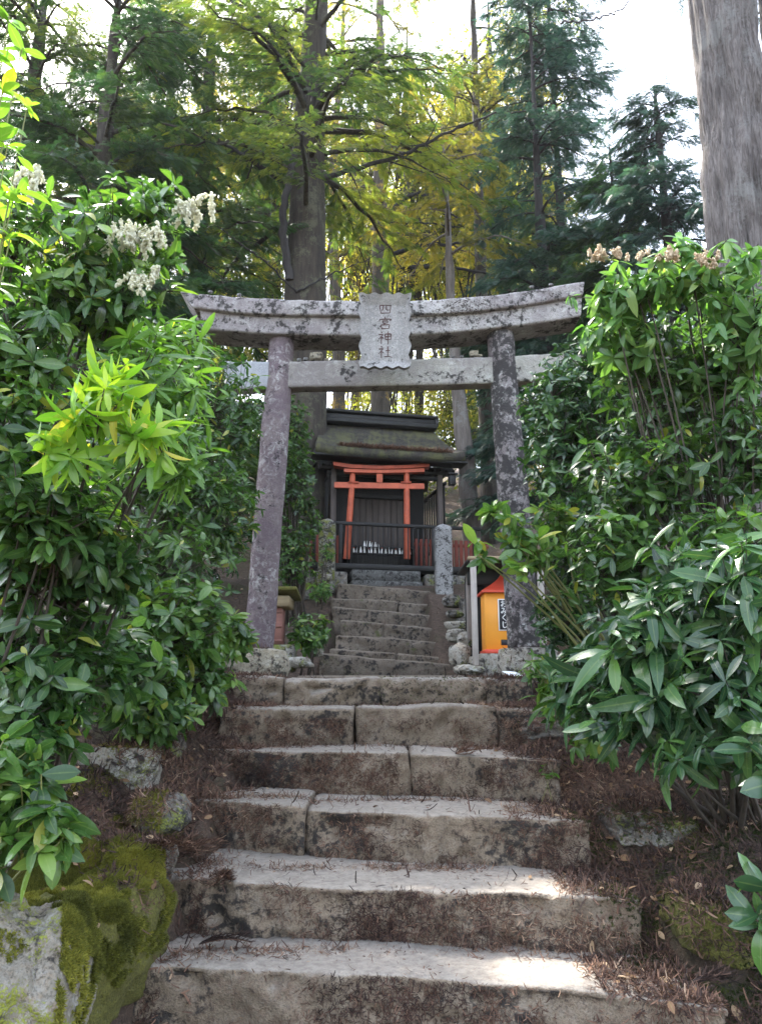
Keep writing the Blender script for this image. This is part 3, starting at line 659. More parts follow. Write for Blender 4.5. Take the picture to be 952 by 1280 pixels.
def shrub(name, label, cat, base, blobs, leaf='leaf_mid', L=.08, W=.3, dr=.25, nleaf=7, spread=(55,95), ns=6, stem='stem_dark', tint=(.1,.85), group=None, extra=.85, hi=.02, twig=.0022, sr=.014, axup=.6, surf=.5, hue=None):
    base = np.asarray(base, float); root = empty(name, base, label, cat, group)
    fm = MB(); sm = MB()
    for (c, r, n) in blobs:
        D = rand_unit(n); D[:, 1] -= .25*rng.random(n); D /= np.linalg.norm(D, axis=1, keepdims=True)
        rad = (surf+(1-surf)*rng.random(n)**.6)
        lump = 1+.22*fbm(D*1.0+c, 2.2, 2)
        P = c+D*r*(rad*lump)[:, None]
        gz = ground_z(P[:, 0], P[:, 1])+.03; P[:, 2] = np.maximum(P[:, 2], gz)
        k = max(2, n//14); nd = c+rand_unit(k)*r*.5*rng.random((k, 1))**.4; nd[:, 2] = np.maximum(nd[:, 2]-.1*r[2], ground_z(nd[:, 0], nd[:, 1])+.02)
        dist = np.linalg.norm(P[:, None]-nd[None]-np.array([0, 0, .3*r[2]]), axis=2); near = nd[dist.argmin(1)]
        out = P-near; o1 = out/(np.linalg.norm(out, axis=1, keepdims=True)+1e-9)
        Ax = o1*.7+np.array([0, -.12, axup])+rng.normal(0, .28, (n, 3)); Ax /= np.linalg.norm(Ax, axis=1, keepdims=True)
        mid = near+out*.55+np.array([0, 0, -1])*np.linalg.norm(out, axis=1, keepdims=True)*.16+rng.normal(0, .01, (n, 3))
        tubes_many(sm, near, mid, P, twig*1.6, twig*.8, 5 if L > .07 else 4, 4)
        # stems from the base to the nodes
        jit = rng.normal(0, .06, (k, 3))*np.array([1, 1, 0]); b0 = np.repeat(base[None], k, 0)+jit; b0[:, 2] = ground_z(b0[:, 0], b0[:, 1])-.05
        m2 = b0+(nd-b0)*.5+rng.normal(0, .07, (k, 3))+np.array([0, 0, .06]); tubes_many(sm, b0, m2, nd, sr*rng.uniform(.5, 1.1, k), twig*1.6, 6, 8)
        whorls(fm, P, Ax, nleaf, L, W, dr, spread, ns, tint, hi=hi)
        if extra:
            ne = int(n*extra); q = rng.integers(0, n, ne); f = rng.uniform(.45, .85, ne)[:, None]
            P2 = near[q]*(1-f)+P[q]*f-np.array([0, 0, .01]); A2 = Ax[q]+rng.normal(0, .4, (ne, 3)); A2 /= np.linalg.norm(A2, axis=1, keepdims=True)
            whorls(fm, P2, A2, max(2, nleaf//2), L*.92, W, dr, (60, 110), ns, tint, hi=hi*.5)
    sm.build('stem', M[stem], root); fm.build('foliage', M[leaf], root)
    return root
def gbase(x, y): return (x, y, float(ground_z(x, y)))

# left side, from the near edge of the frame inwards
def shoot_plant(name, label, cat, base, tips, leaf, L, W, dr, nl, stem, tint=(.2,.85), group=None, spread=(50,85), ns=8, along=5, hi=.05, r=.006):
    """arching shoots with leaves along their upper part and a rosette at the tip"""
    base = np.asarray(base, float); root = empty(name, base, label, cat, group); fm = MB(); sm = MB()
    for t in tips:
        t = np.asarray(t, float); b = base+rng.normal(0, .04, 3)*np.array([1, 1, 0]); m = b+(t-b)*.55+np.array([0, 0, .12*np.linalg.norm(t-b)])
        s = np.linspace(0, 1, 24)[:, None]; C = (1-s)**2*b+2*s*(1-s)*m+s*s*t
        tube(sm, C, np.linspace(r, r*.35, 24), 6)
        T = t-C[-3]; T /= np.linalg.norm(T); ax = T+np.array([0, 0, .35]); ax /= np.linalg.norm(ax)
        whorls(fm, t[None], ax[None], nl, L, W, dr, spread, ns, tint, hi=hi)
        for q in range(along):
            kk = int(22-q*2.0-rng.random()*1.4)
            if kk > 3: whorls(fm, C[kk][None]+0, ax[None], 3, L*.95, W, dr, (50, 80), ns, tint, hi=hi)
    sm.build('stem', M[stem], root); fm.build('foliage', M[leaf], root); return root

GL = 'shrubs crowding the left side of the stairs'; GR = 'shrubs crowding the right side of the stairs'
shoot_plant('tall_shrub', 'thin bright green shoots rising along the left edge of the picture', 'shrub', gbase(-1.25, 2.0),
    [at(x, y, Y) for x, y, Y in ((12,20,2.0),(28,60,2.05),(5,110,1.9),(35,130,2.1),(10,180,2.0),(20,240,2.1),(-10,60,1.9),(-20,150,2.0),(-30,0,2.0),(15,290,2.1),(2,330,2.0))], 'leaf_bright', .075, .33, .3, 6, 'stem_green', group=GL, along=6)
shrub('flowering_shrub', 'upper left glossy shrub carrying white blossom clusters', 'shrub', gbase(-1.7, 3.1),
    [blob(60,330,2.9,75,70,.3,80), blob(165,290,3.1,60,50,.25,60), blob(130,380,3.1,80,60,.3,90), blob(25,440,2.8,60,80,.3,70), blob(200,250,3.1,25,30,.1,16), blob(10,230,2.8,30,40,.2,22)],
    'leaf_mid', .088, .32, .3, 7, (50,100), 7, tint=(.2,.9), group=GL, surf=.35)
shrub('yellow_leaved_shrub', 'bright yellow-green long-leaved shrub in front of the left thicket', 'shrub', gbase(-1.75, 3.7),
    [blob(120,520,2.35,42,34,.12,13), blob(140,470,2.4,26,34,.08,7), blob(185,545,2.45,40,28,.12,10), blob(75,560,2.35,30,22,.1,6)],
    'leaf_yellow', .105, .22, .5, 9, (45,125), 8, tint=(.0,.75), group=GL, stem='stem_dark', axup=-.1, hi=.07, sr=.005)
shrub('long_leaved_shrub', 'medium green narrow-leaved shrub right of the yellow-green one', 'shrub', gbase(-1.4, 3.2),
    [blob(190,470,3.0,70,60,.25,44), blob(215,560,3.1,60,60,.3,44), blob(70,620,2.9,80,60,.3,56), blob(215,430,3.6,36,30,.2,24)],
    'leaf_bright', .12, .17, .3, 8, (45,95), 7, tint=(.0,.6), group=GL, extra=.8)
shrub('broadleaf_shrub', 'dark glossy shrub filling the left edge below the yellow leaves', 'shrub', gbase(-1.6, 3.0),
    [blob(50,720,2.9,90,80,.35,120), blob(60,840,2.9,90,60,.35,90), blob(0,560,2.7,60,90,.3,80), blob(60,640,2.6,80,60,.25,70), blob(130,690,2.9,60,50,.25,60), blob(150,820,3.3,60,60,.3,60), blob(40,900,2.8,60,40,.25,40)],
    'leaf_mid', .085, .34, .28, 7, (55,100), 7, tint=(.0,.7), group=GL, surf=.3)
shrub('inner_shrub', 'fine-leaved dark shrub behind the left torii pillar side of the thicket', 'shrub', gbase(-1.9, 5.3),
    [blob(270,520,5.2,60,80,.4,150), blob(230,620,4.8,80,80,.5,170), blob(285,640,5.3,40,70,.35,110), blob(180,700,4.2,90,70,.5,150), blob(150,560,4.4,100,90,.5,150), blob(235,440,5.6,34,50,.3,60), blob(180,450,5.0,80,60,.5,110)],
    'leaf_mid', .075, .3, .28, 7, (55,100), 5, tint=(.0,.75), group=GL, surf=.2)
shrub('low_glossy_shrub', 'fresh green glossy shrub hanging over the left end of the fourth and fifth steps', 'shrub', gbase(-1.35, 4.3),
    [blob(220,780,4.0,70,60,.3,120), blob(160,850,3.8,60,50,.3,90), blob(250,840,4.2,45,40,.25,60), blob(290,790,4.6,35,40,.2,44), blob(200,890,3.9,55,30,.25,50)],
    'leaf_mid', .085, .34, .25, 7, (55,98), 7, tint=(.15,.95), group=GL, surf=.3)
shrub('corner_plant', 'large-leaved glossy plant above the boulder in the lower left corner', 'plant', gbase(-1.3, 2.7),
    [blob(45,1010,2.3,45,45,.12,14), blob(20,960,2.3,40,40,.12,14), blob(70,1045,2.25,28,26,.08,6), blob(0,1050,2.3,40,35,.1,9)],
    'leaf_mid', .095, .36, .3, 8, (55,100), 8, tint=(.25,.95), group=GL, stem='stem_green')
# white blossom clusters
def blossoms(px, py, Y, rx, ry, n, label, mat='blossom', drop=1, name='flower_cluster', cat='flower'):
    s = Y*1.05/F; c = at(px, py, Y); st = MB(); root = empty(name, c, label, cat, 'blossom clusters on the shrubs')
    for q in range(max(4, n//32)):
        mb = MB()
        o = c+np.array([rng.uniform(-rx, rx)*s, rng.uniform(-.03, .03), rng.uniform(-ry*.2, ry)*s]); ln = rng.uniform(.5, 1)*ry*s*1.6
        d = np.array([rng.normal(0, .35), rng.normal(0, .3), -1*drop+(.3 if drop < 0 else 0)]); d /= np.linalg.norm(d)
        e = o+d*ln; tubes_many(st, c[None], ((c+o)/2+[0,0,.02])[None], o[None], .0015, .001); tubes_many(st, o[None], ((o+e)/2)[None], e[None], .001, .0006)
        m = 32; f = rng.random(m)[:, None]; P = o+(e-o)*f+rng.normal(0, .0045, (m, 3)); a = np.arange(5)/5*6.283; i = np.arange(5); jn = (i+1) % 5
        tubes_many(mb, o[None], ((o+e)/2)[None], e[None], .0035, .002, 5, 5, .2)
        for p in P:
            r = rng.uniform(.004, .0062); D = rand_unit(1)[0]; D[2] -= .6
            t1 = np.cross(D, [.3,.2,.9]); t1 /= np.linalg.norm(t1); t2 = np.cross(D, t1); t2 /= np.linalg.norm(t2)
            ring = lambda rr, h: p+D*h+(t1[None]*np.cos(a)[:, None]+t2[None]*np.sin(a)[:, None])*rr
            V = np.concatenate([ring(r*.3, -r), ring(r, 0), ring(r*.6, r*1.2)])
            mb.add(V, np.concatenate([np.stack([i, jn, jn+5, i+5], -1), np.stack([i+5, jn+5, jn+10, i+10], -1)]), rng.random())
        mb.build('raceme', M[mat], root)
    st.build('stalk', M['stem_green'], root)
blossoms(243, 262, 3.0, 26, 18, 700, 'white blossom cluster at the far right tip of the flowering shrub')
blossoms(170, 292, 2.85, 34, 22, 900, 'largest white blossom cluster, above the drooping dark leaves')
blossoms(182, 350, 2.85, 18, 20, 420, 'white blossom cluster hanging lowest on the flowering shrub')
blossoms(36, 225, 2.6, 18, 22, 420, 'white blossom cluster near the left edge of the picture')
blossoms(118, 302, 2.9, 15, 13, 220, 'small white blossom cluster left of the largest one')
blossoms(762, 326, 3.3, 26, 8, 420, 'pinkish tan seed cluster at the left end of the right shrub crown', 'seedhead', -1)
blossoms(822, 326, 3.25, 30, 8, 420, 'pinkish tan seed cluster in the middle of the right shrub crown', 'seedhead', -1)
blossoms(884, 334, 3.2, 14, 10, 260, 'small tan seed cluster at the right of the right shrub crown', 'seedhead', -1)

# right side
shrub('drooping_leaf_shrub', 'tall pale green shrub with drooping leaves and tan seed clusters at upper right', 'shrub', gbase(1.75, 3.8),
    [blob(790,362,3.5,70,36,.3,54), blob(885,350,3.5,60,36,.3,46), blob(850,322,3.55,34,22,.15,18), blob(780,430,3.7,60,50,.3,44), blob(900,440,3.6,60,60,.3,50), blob(770,400,3.9,30,45,.2,30), blob(850,450,4.1,90,60,.3,70), blob(930,400,3.4,50,60,.3,50)],
    'leaf_pale', .086, .34, .5, 8, (70,130), 7, stem='stem_dark', tint=(.2,.9), group=GR, surf=.12, sr=.007, twig=.0025, extra=1.2)
shrub('inner_shrub', 'dark fine-leaved shrub pressing against the right torii pillar', 'shrub', gbase(1.7, 5.2),
    [blob(745,480,4.7,60,60,.45,190), blob(700,570,4.7,45,70,.4,150), blob(720,680,4.6,60,70,.4,180), blob(710,770,4.5,50,50,.35,110), blob(705,480,4.9,40,35,.3,60), blob(800,560,4.5,100,110,.5,280), blob(690,510,4.6,45,50,.3,90)],
    'leaf_dark', .062, .34, .3, 7, (55,105), 5, tint=(.1,1.), group=GR, surf=.3)
shrub('tall_glossy_shrub', 'dense mid green shrub filling the right side at mid height', 'shrub', gbase(1.9, 3.9),
    [blob(850,480,3.9,90,80,.4,180), blob(930,560,3.6,60,90,.35,120), blob(800,600,3.8,80,70,.4,160), blob(900,680,3.5,70,60,.35,120), blob(770,700,3.8,70,60,.35,130)],
    'leaf_mid', .082, .3, .35, 6, (50,105), 6, tint=(.0,.7), group=GR, surf=.2)
shrub('large_leaved_shrub', 'dark large-leaved glossy shrub overhanging the lower right steps', 'shrub', gbase(1.55, 3.5),
    [blob(830,790,3.0,100,60,.3,74), blob(900,860,2.8,80,60,.3,56), blob(800,880,3.1,90,40,.3,60), blob(930,740,2.7,60,70,.25,44), blob(740,850,3.4,50,40,.25,44), blob(880,930,2.9,80,25,.25,30), blob(860,720,3.1,60,50,.25,36)],
    'leaf_dark', .125, .25, .42, 7, (50,112), 8, tint=(.05,.9), group=GR, surf=.25, hi=.012)
shrub('pale_branch_shrub', 'leafy branch reaching out in front of the right torii pillar', 'shrub', gbase(1.5, 4.4),
    [blob(600,690,4.1,14,14,.06,3), blob(622,640,4.2,18,10,.06,4), blob(640,660,4.15,22,22,.1,9), blob(665,690,4.1,30,25,.12,14), blob(690,650,4.2,25,30,.12,14), blob(650,715,4.0,10,8,.05,2)],
    'leaf_mid', .095, .36, .25, 6, (45,90), 8, tint=(.3,.9), group=GR, stem='stem_green', surf=.5, hi=.06)
shrub('low_branch_shrub', 'low bright leaves poking out at the right end of the top lower step', 'shrub', gbase(1.15, 4.5),
    [blob(680,845,4.0,32,30,.12,18), blob(700,880,3.9,30,18,.12,10), blob(740,920,3.7,40,18,.15,14)],
    'leaf_mid', .085, .34, .25, 6, (50,95), 7, tint=(.3,.95), group=GR, stem='stem_green', hi=.05)
shrub('edge_plant', 'few dark green leaves entering at the lower right edge', 'plant', gbase(1.5, 2.75),
    [blob(955,1125,2.6,18,30,.08,5), blob(950,930,2.5,20,60,.1,5)], 'leaf_dark', .1, .36, .25, 6, (50,95), 7, tint=(.4,1.), group=GR, stem='stem_green')
shrub('stair_shrub', 'small bush beside the left end of the upper stair', 'bush', gbase(at(385,830,7.3)[0], 7.3),
    [blob(388,790,7.3,28,26,.2,80)], 'leaf_mid', .075, .36, .25, 6, (55,100), 5, tint=(.2,.9), surf=.3)
shrub('creeping_bush', 'small pale bush growing against the left granite post', 'bush', gbase(at(400,740,9.7)[0], 9.7),
    [blob(400,738,9.6,20,14,.2,40), blob(410,690,10.0,8,20,.05,14)], 'leaf_pale', .06, .36, .25, 6, (55,100), 4, tint=(.1,.9), surf=.3)
shrub('camellia_tree', 'dark leafy evergreen between the left torii pillar and the small shrine', 'tree', gbase(at(370,760,9.2)[0], 9.2),
    [blob(362,600,9.2,36,60,.5,280), blob(366,550,9.6,26,40,.4,150), blob(365,690,9.0,35,50,.4,170), blob(340,520,9.4,40,50,.5,170), blob(384,650,9.5,20,36,.3,90)],
    'leaf_mid', .062, .4, .25, 7, (55,105), 4, tint=(.0,.8), surf=.3, sr=.03)
shrub('forest_bush', 'dark green bush behind the left thicket below the lintel end', 'bush', gbase(-3.2, 8),
    [blob(200,500,8,120,90,.8,420), blob(230,650,7.5,110,90,.8,360), blob(60,560,7,120,150,.8,300), blob(270,580,8.2,40,80,.6,200)],
    'leaf_dark', .09, .34, .25, 6, (55,105), 4, tint=(.1,1.), surf=.3, sr=.03)
shrub('forest_bush', 'dark green bush behind the right thicket above the orange box', 'bush', gbase(3.2, 8.5),
    [blob(740,560,8.3,90,140,.8,420), blob(880,560,7,110,160,.8,360), blob(720,720,8,60,80,.6,220)],
    'leaf_dark', .09, .34, .25, 6, (55,105), 4, tint=(.1,1.), surf=.3, sr=.03)
# tiny seedling on the fourth step
shoot_plant('seedling', 'tiny two-leaved seedling on the litter right of the fourth step', 'seedling', gbase(at(685,975,3.9)[0], 3.9), [at(677,958,3.88), at(690,966,3.85)], 'leaf_mid', .055, .5, .15, 3, 'stem_green', along=0, r=.0016, spread=(70,95))

exec_trees = True
# ------------------------------------------------------------------ trees
def frond_template(n=13, pairs_len=.34, w=.034):
    V = []; Fc = []
    def rh(a, d, L, ww, z=0):
        a = np.array(a); d = np.array(d)/np.linalg.norm(d); p = np.array([-d[1], d[0], 0]); k = len(V)
        V.extend([a, a+d*L*.45+p*ww, a+d*L+np.array([0,0,-.05*L]), a+d*L*.45-p*ww]); Fc.append((k, k+1, k+2, k+3))
    rh((0,0,0), (1,0,0), 1., .012)
    for k in range(n):
        s = .08+.88*k/n; L = pairs_len*(1-s*.75)*(.6+.4*min(1, s*5)); z = -.18*s*s
        for sg in (-1, 1):
            ang = .95-.25*s
            rh((s, 0, z), (math.cos(ang), sg*math.sin(ang), -.12), L*(.85+.3*((k*7+sg*3) % 5)/5), w*(.8+.4*((k*5+sg) % 3)/3))
    V = np.array(V); return V, np.array(Fc), np.zeros((len(V), 2))
FROND = [frond_template(9, .38, .045), frond_template(7, .55, .04), frond_template(10, .30, .05)]
def conifer(base, r0, zt, zlo, nlimb, Lmax, bark, needle, label, name='conifer_tree', group='tall conifers behind the torii', frondL=.175, lean=(0,0), density=1., droop=.25, azi=None, lichen=None, tp=.55, kink=.0, maxz=None, r1=None, fr=None, furrow=0):
    base = np.asarray(base, float); root = empty(name, base, label, 'tree', group); H = zt-base[2]
    tm = MB(); n = 60; s = np.linspace(0, 1, n)[:, None]
    P = base+np.array([lean[0], lean[1], H])*s; P[:, 0] += kink*np.sin(s[:, 0]*9); P[0, 2] -= .4
    R = r0*(1-s[:, 0])**.8*(1-0)+.012; R = np.maximum(R, .012)
    R[:4] *= np.array([1.45, 1.25, 1.12, 1.04])
    if furrow:
        P = P[0]+(P[-1]-P[0])*np.linspace(0, 1, 260)[:, None]; R = np.interp(np.linspace(0, 1, 260), s[:, 0], R)
        a_ = np.arange(150)/150*2*math.pi; D_ = np.stack([np.cos(a_), np.sin(a_), 0*a_], -1)
        Vv = P[:, None]+D_[None]*R[:, None, None]; q_ = Vv*np.array([1, 1, .07]); q_[..., :2] += fbm(Vv, 1.2, 2)[..., None]*.03
        dd_ = -np.abs(fbm(q_, 11, 3, 5))*furrow*1.2+fbm(Vv, 2, 2)*furrow*.6-np.clip(fbm(Vv*np.array([1, 1, .25]), 16, 2, 8)-.25, 0, 1)*furrow*.8
        Vv = Vv+D_[None]*dd_[..., None]; loft(tm, Vv[:, ::-1])
    else: tube(tm, P, R, 26, disp=r0*.13, ds=1/r0*.9)
    fm = MB(); FP = []; FD = []; FS = []
    for q in range(nlimb+(12 if tp > .5 and maxz is None else 0)):
        f = (zlo+(maxz or zt-.5-zlo)*0-base[2])/H; z = rng.uniform(zlo, (maxz or zt-.4)); t = (z-base[2])/H; o = base+np.array([lean[0], lean[1], H])*t
        o[0] += kink*math.sin(t*9)
        a = rng.uniform(0, 6.283) if azi is None else math.radians(rng.uniform(*azi)); L = Lmax*(1-max(0, (z-zlo)/(zt-zlo+.01))*tp)*rng.uniform(.6, 1.1)
        if q >= nlimb: z = zt-.15-.09*(q-nlimb); t = (z-base[2])/H; o = base+np.array([lean[0], lean[1], H])*t; L = .16+.045*(q-nlimb)
        d = np.array([math.cos(a), math.sin(a), 0]); m = 14; u = np.linspace(0, 1, m)[:, None]
        C = o+d*L*u+np.array([0, 0, 1])*L*(.12*np.sin(u*3.1)-droop*u**1.6)+rng.normal(0, .012*L, (m, 3))*u
        tube(tm, C, np.linspace(max(.014, .022*L**.9), .004, m), 5, cap=False)
        # branchlets
        nb = int(L*9*density)+3
        for b in range(nb):
            k = rng.uniform(.18, 1); p = o+d*L*k+np.array([0, 0, 1])*L*(.12*math.sin(k*3.1)-droop*k**1.6)
            sg = 1 if b % 2 else -1; a2 = a+sg*rng.uniform(.5, 1.1); bl = (.25+.42*L*(1-k*.75))*rng.uniform(.6, 1.1); d2 = np.array([math.cos(a2), math.sin(a2), -.12-rng.random()*.3]); d2 /= np.linalg.norm(d2)
            e = p+d2*bl; tubes_many(tm, p[None], ((p+e)/2+[0,0,.05*bl])[None], e[None], .006, .002, 3, 3)
            nf = max(2, int(bl/frondL*3.6))
            for w in range(nf):
                g = (w+.6)/nf; FP.append(p+d2*bl*g); a3 = a2+(1 if w % 2 else -1)*rng.uniform(.2, .9)*(g < .95); FD.append((math.cos(a3), math.sin(a3), d2[2]-rng.uniform(-.1, .6))); FS.append(frondL*rng.uniform(.65, 1.15))
    FP = np.array(FP); FD = np.array(FD); FS = np.array(FS); m = len(FP); Up = np.array([0, 0, 1.])+rng.normal(0, .65, (m, 3))
    Fm = frames(FD, Up)*FS[:, None, None]; w = rng.integers(0, 3, m); tt = np.clip(.5+.5*fbm(FP, .9, 2)+rng.normal(0, .2, m), 0, 1)
    if nlimb:
        for q in range(3): s_ = w == q; fm.inst(*FROND[q], Fm[s_], FP[s_], tt[s_])
    tm.build('trunk', M[bark], root)
    if nlimb: fm.build('crown', M[needle], root)
    return root
def leaf_tree(base, zt, r0, blobs, bark, leafm, label, L=.07, n_per=1, name='broadleaf_tree', group='sunlit trees far behind the shrine'):
    base = np.asarray(base, float); root = empty(name, base, label, 'tree', group); tm = MB(); fm = MB()
    top = np.array([base[0], base[1], zt]); s = np.linspace(0, 1, 30)[:, None]; P = base+(top-base)*s+np.stack([np.sin(s[:, 0]*5)*.15, 0*s[:, 0], 0*s[:, 0]-.0], -1); P[0, 2] -= .4
    tube(tm, P, r0*(1-s[:, 0]*.85), 12, disp=r0*.1, ds=2)
    T = leaf_template(3, .5, .2, .2)
    for (c, r, n) in blobs:
        k = 7; nd = c+rand_unit(k)*r*.6; st = P[rng.integers(10, 28, k)]
        tubes_many(tm, st, (st+nd)/2+rng.normal(0, .2, (k, 3)), nd, r0*.35, .015, 5, 6)
        D = rand_unit(n//5); Cc = c+D*r*(rng.random(n//5)**.45)[:, None]*(1+.3*fbm(D+c, 2, 2))[:, None]
        kk = nd[np.linalg.norm(Cc[:, None]-nd[None], axis=2).argmin(1)]
        tubes_many(tm, kk, (kk+Cc)/2+rng.normal(0, .1, Cc.shape), Cc, .012, .003, 3, 3)
        Pp = np.repeat(Cc, 14, 0)+rng.normal(0, .16, (len(Cc)*14, 3)); m = len(Pp)
        Dd = rand_unit(m); Dd[:, 2] -= .3; Fm = frames(Dd, rand_unit(m)+[0,0,.8])*(L*rng.uniform(.6, 1.4, m))[:, None, None]
        fm.inst(*T, Fm, Pp, np.clip(.5+.5*fbm(Pp, .7, 2)+rng.normal(0, .18, m), 0, 1))
    tm.build('trunk', M[bark], root); fm.build('crown', M[leafm], root); return root

def gb(px, Y): 
    x = at(px, 640, Y)[0]; return gbase(x, Y)
# the great trunk at upper right
def tree_r(): return None
b = at(920, 290, 6.2); t = at(898, -10, 6.2)
conifer((b[0]+.02, 6.2, float(ground_z(b[0], 6.2))), .40, 22, 12.5, 20, 3.0, 'bark_cedar', 'needle_blue', 'huge pale shaggy-barked cedar trunk at the upper right', 'cedar_tree', 'tall conifers near the gate', lean=(.3,0), furrow=.055)
# big fir behind the torii, left of centre
bx = at(372, 370, 11.6)[0]
conifer((bx, 11.6, float(ground_z(bx, 11.6))), .47, 19, 8.9, 40, 3.6, 'bark_fir', 'needle_mid', 'thick dark lichen-spotted fir trunk behind the left half of the torii', 'fir_tree', lean=(.35,0), density=.7, kink=.03, maxz=14.5)
bx = at(475, 330, 16)[0]
conifer((bx, 16, float(ground_z(bx, 16))), .24, 24, 10.5, 24, 3.6, 'bark_gold', 'needle_gold', 'mid trunk with orange lichen seen above the name plaque', 'fir_tree', density=.6, maxz=21, droop=.15)
bx = at(420, 330, 19)[0]
conifer((bx, 19, float(ground_z(bx, 19))), .19, 24, 12, 18, 3.0, 'bark_gold', 'needle_gold', 'slender orange-lit trunk between the thick fir and the plaque', 'fir_tree', density=.7, kink=.12, maxz=22)
bx = at(588, 610, 13.2)[0]
conifer((bx, 13.2, float(ground_z(bx, 13.2))), .17, 12.5, 9.5, 12, 1.8, 'bark_grey', 'needle_gold', 'slim grey leaning trunk behind the right roof end of the shrine', 'fir_tree', lean=(-.42,0), density=.7, kink=.04)
# right dark conifers
for px, Y, lab, zt, mat, lm in ((676,13.5,'dark blue-green conifer with a straight thin stem, left one of the pair right of centre',16,'needle_blue',2.2), (702,14.5,'dark blue-green conifer with a straight thin stem, right one of the pair',17.5,'needle_blue',2.3)):
    bx = at(px, 300, Y)[0]; conifer((bx, Y, float(ground_z(bx, Y))), .15, zt, 4.6, 84, lm, 'bark_dark', mat, lab, 'conifer_tree', density=1.5, droop=.3, tp=.55)
bx = at(835, 300, 11)[0]; conifer((bx, 11, float(ground_z(bx, 11))), .14, 11.4, 4.0, 100, 2.0, 'bark_dark', 'needle_blue', 'shorter dark conifer filling the gap left of the huge cedar trunk', 'conifer_tree', density=1.5, tp=.65)
bx = at(770, 300, 12)[0]; conifer((bx, 12, float(ground_z(bx, 12))), .12, 11.0, 4.0, 90, 1.7, 'bark_dark', 'needle_dark', 'short dark conifer just right of the stone lintel end', 'conifer_tree', density=1.5, tp=.7)
bx = at(600, 300, 17)[0]; conifer((bx, 17, float(ground_z(bx, 17))), .18, 24, 9, 34, 2.8, 'bark_fir', 'needle_gold', 'yellow-green fir standing behind the pair of dark conifers', 'fir_tree', density=.9, tp=.4)
bx = at(960, 300, 10)[0]; conifer((bx+.4, 10, float(ground_z(bx, 10))), .2, 16, 5, 50, 2.0, 'bark_dark', 'needle_blue', 'dark conifer at the right edge behind the huge cedar trunk', 'conifer_tree', density=.9)
# left dark conifers
for px, Y, zt, lm, lab, nl, mat in ((120,10.5,15,2.8,'dark evergreen fir high above the left shrubs, nearest of the left firs',66,'needle_dark'), (250,13,17,3.0,'dark evergreen fir left of the thick trunk',66,'needle_dark'), (20,12,17,3.2,'dark evergreen fir at the upper left corner',62,'needle_mid'), (200,17,21,3.2,'lighter fir far behind the left firs',44,'needle_gold')):
    bx = at(px, 300, Y)[0]; conifer((bx, Y, float(ground_z(bx, Y))), .22, zt, 4.6 if px != 120 else 4.3, nl, lm, 'bark_fir', mat, lab, 'fir_tree', density=1.5, droop=.25, tp=.5, maxz=zt-2)
# far golden broadleaf trees
far = [(330,22,'leaf_lime'),(440,27,'leaf_gold'),(520,22,'leaf_lime'),(590,26,'leaf_gold'),(640,21,'leaf_lime'),(250,28,'leaf_gold'),(150,24,'leaf_lime'),(50,30,'leaf_gold'),(720,30,'leaf_gold'),(820,26,'leaf_lime'),(480,36,'leaf_gold'),(930,22,'leaf_lime')]
pos_word = ['behind the thick fir trunk','behind the name plaque','just right of the plaque','behind the slim grey trunk','behind the pair of dark conifers, on the left','behind the left firs','far behind the left blossoms','at the far left edge','behind the pair of dark conifers, on the right','behind the gap left of the cedar','farthest back in the middle','behind the huge cedar trunk']
for k, (px, Y, lm) in enumerate(far):
    b = gb(px, Y); z0 = b[2]
    hi = 3.6 if px in (820,) else 4.5 if px in (930,) else 16.5 if 300 < px < 700 else 14.5
    bl = [((np.array([b[0]+rng.uniform(-1.6, 1.6), Y+rng.uniform(-1.5, 1.5), z0+rng.uniform(.4, hi)])), np.array([1.6, 1.4, 1.1])*rng.uniform(.7, 1.2), 520) for _ in range(19 if hi > 5 else 5)]
    leaf_tree(b, z0+hi+.5, .16, bl, 'bark_gold' if k % 2 else 'bark_fir', lm, f'{"golden" if "gold" in lm else "yellow-green"} leafy tree {pos_word[k]}', L=.12)

# ------------------------------------------------------------------ shrine compound (turned 12 degrees)
TH = math.radians(12); RS = rotz(TH); SO = np.array([.12, 11.0, 3.16])
def sl(x, y, z): return SO+RS@np.array([x, y, z])
def sbox(mb, c, s, b=.006, Rx=None, tint=.5): bbox(mb, sl(*c), s, RS if Rx is None else RS@Rx, b, tint)
SH = empty('small_shrine', sl(0, 0, 0), 'small black wooden shrine with a mossy bark roof at the head of the stairs', 'shrine')
mb = MB(); sbox(mb, (0.05,.95,.02), (2.2,1.7,.12)); mb.build('floor', M['blackwood'], SH)
mb = MB(); sbox(mb, (0.0,1.30,.95), (1.5,1.0,1.75)); mb.build('wall', M['blackwood_z'], SH)
for k in range(8):
    mb = MB(); sbox(mb, (-.35+k*.10,.78+.004*(k % 2),.72), (.094,.02,1.05), .004); mb.build('door_board', M['darkwood'], SH)
mb = MB(); sbox(mb, (0,.76,1.27), (1.0,.05,.07)); sbox(mb, (-.43,.76,.7), (.06,.06,1.15)); sbox(mb, (.48,.76,.7), (.06,.06,1.15)); sbox(mb, (0,.76,.2), (1.0,.05,.06)); mb.build('door_frame', M['blackwood'], SH)
for x in (-.78, .88): mb = MB(); sbox(mb, (x,.35,.85), (.085,.085,1.65), .012); mb.build('post', M['darkwood'], SH)
for x in (-.78, .88): mb = MB(); sbox(mb, (x,1.75,.85), (.085,.085,1.65), .012); mb.build('post', M['blackwood_z'], SH)
mb = MB(); sbox(mb, (0.05,.35,1.62), (2.1,.1,.12)); sbox(mb, (.05,.35,1.5), (1.75,.07,.06)); mb.build('eave_beam', M['blackwood'], SH)
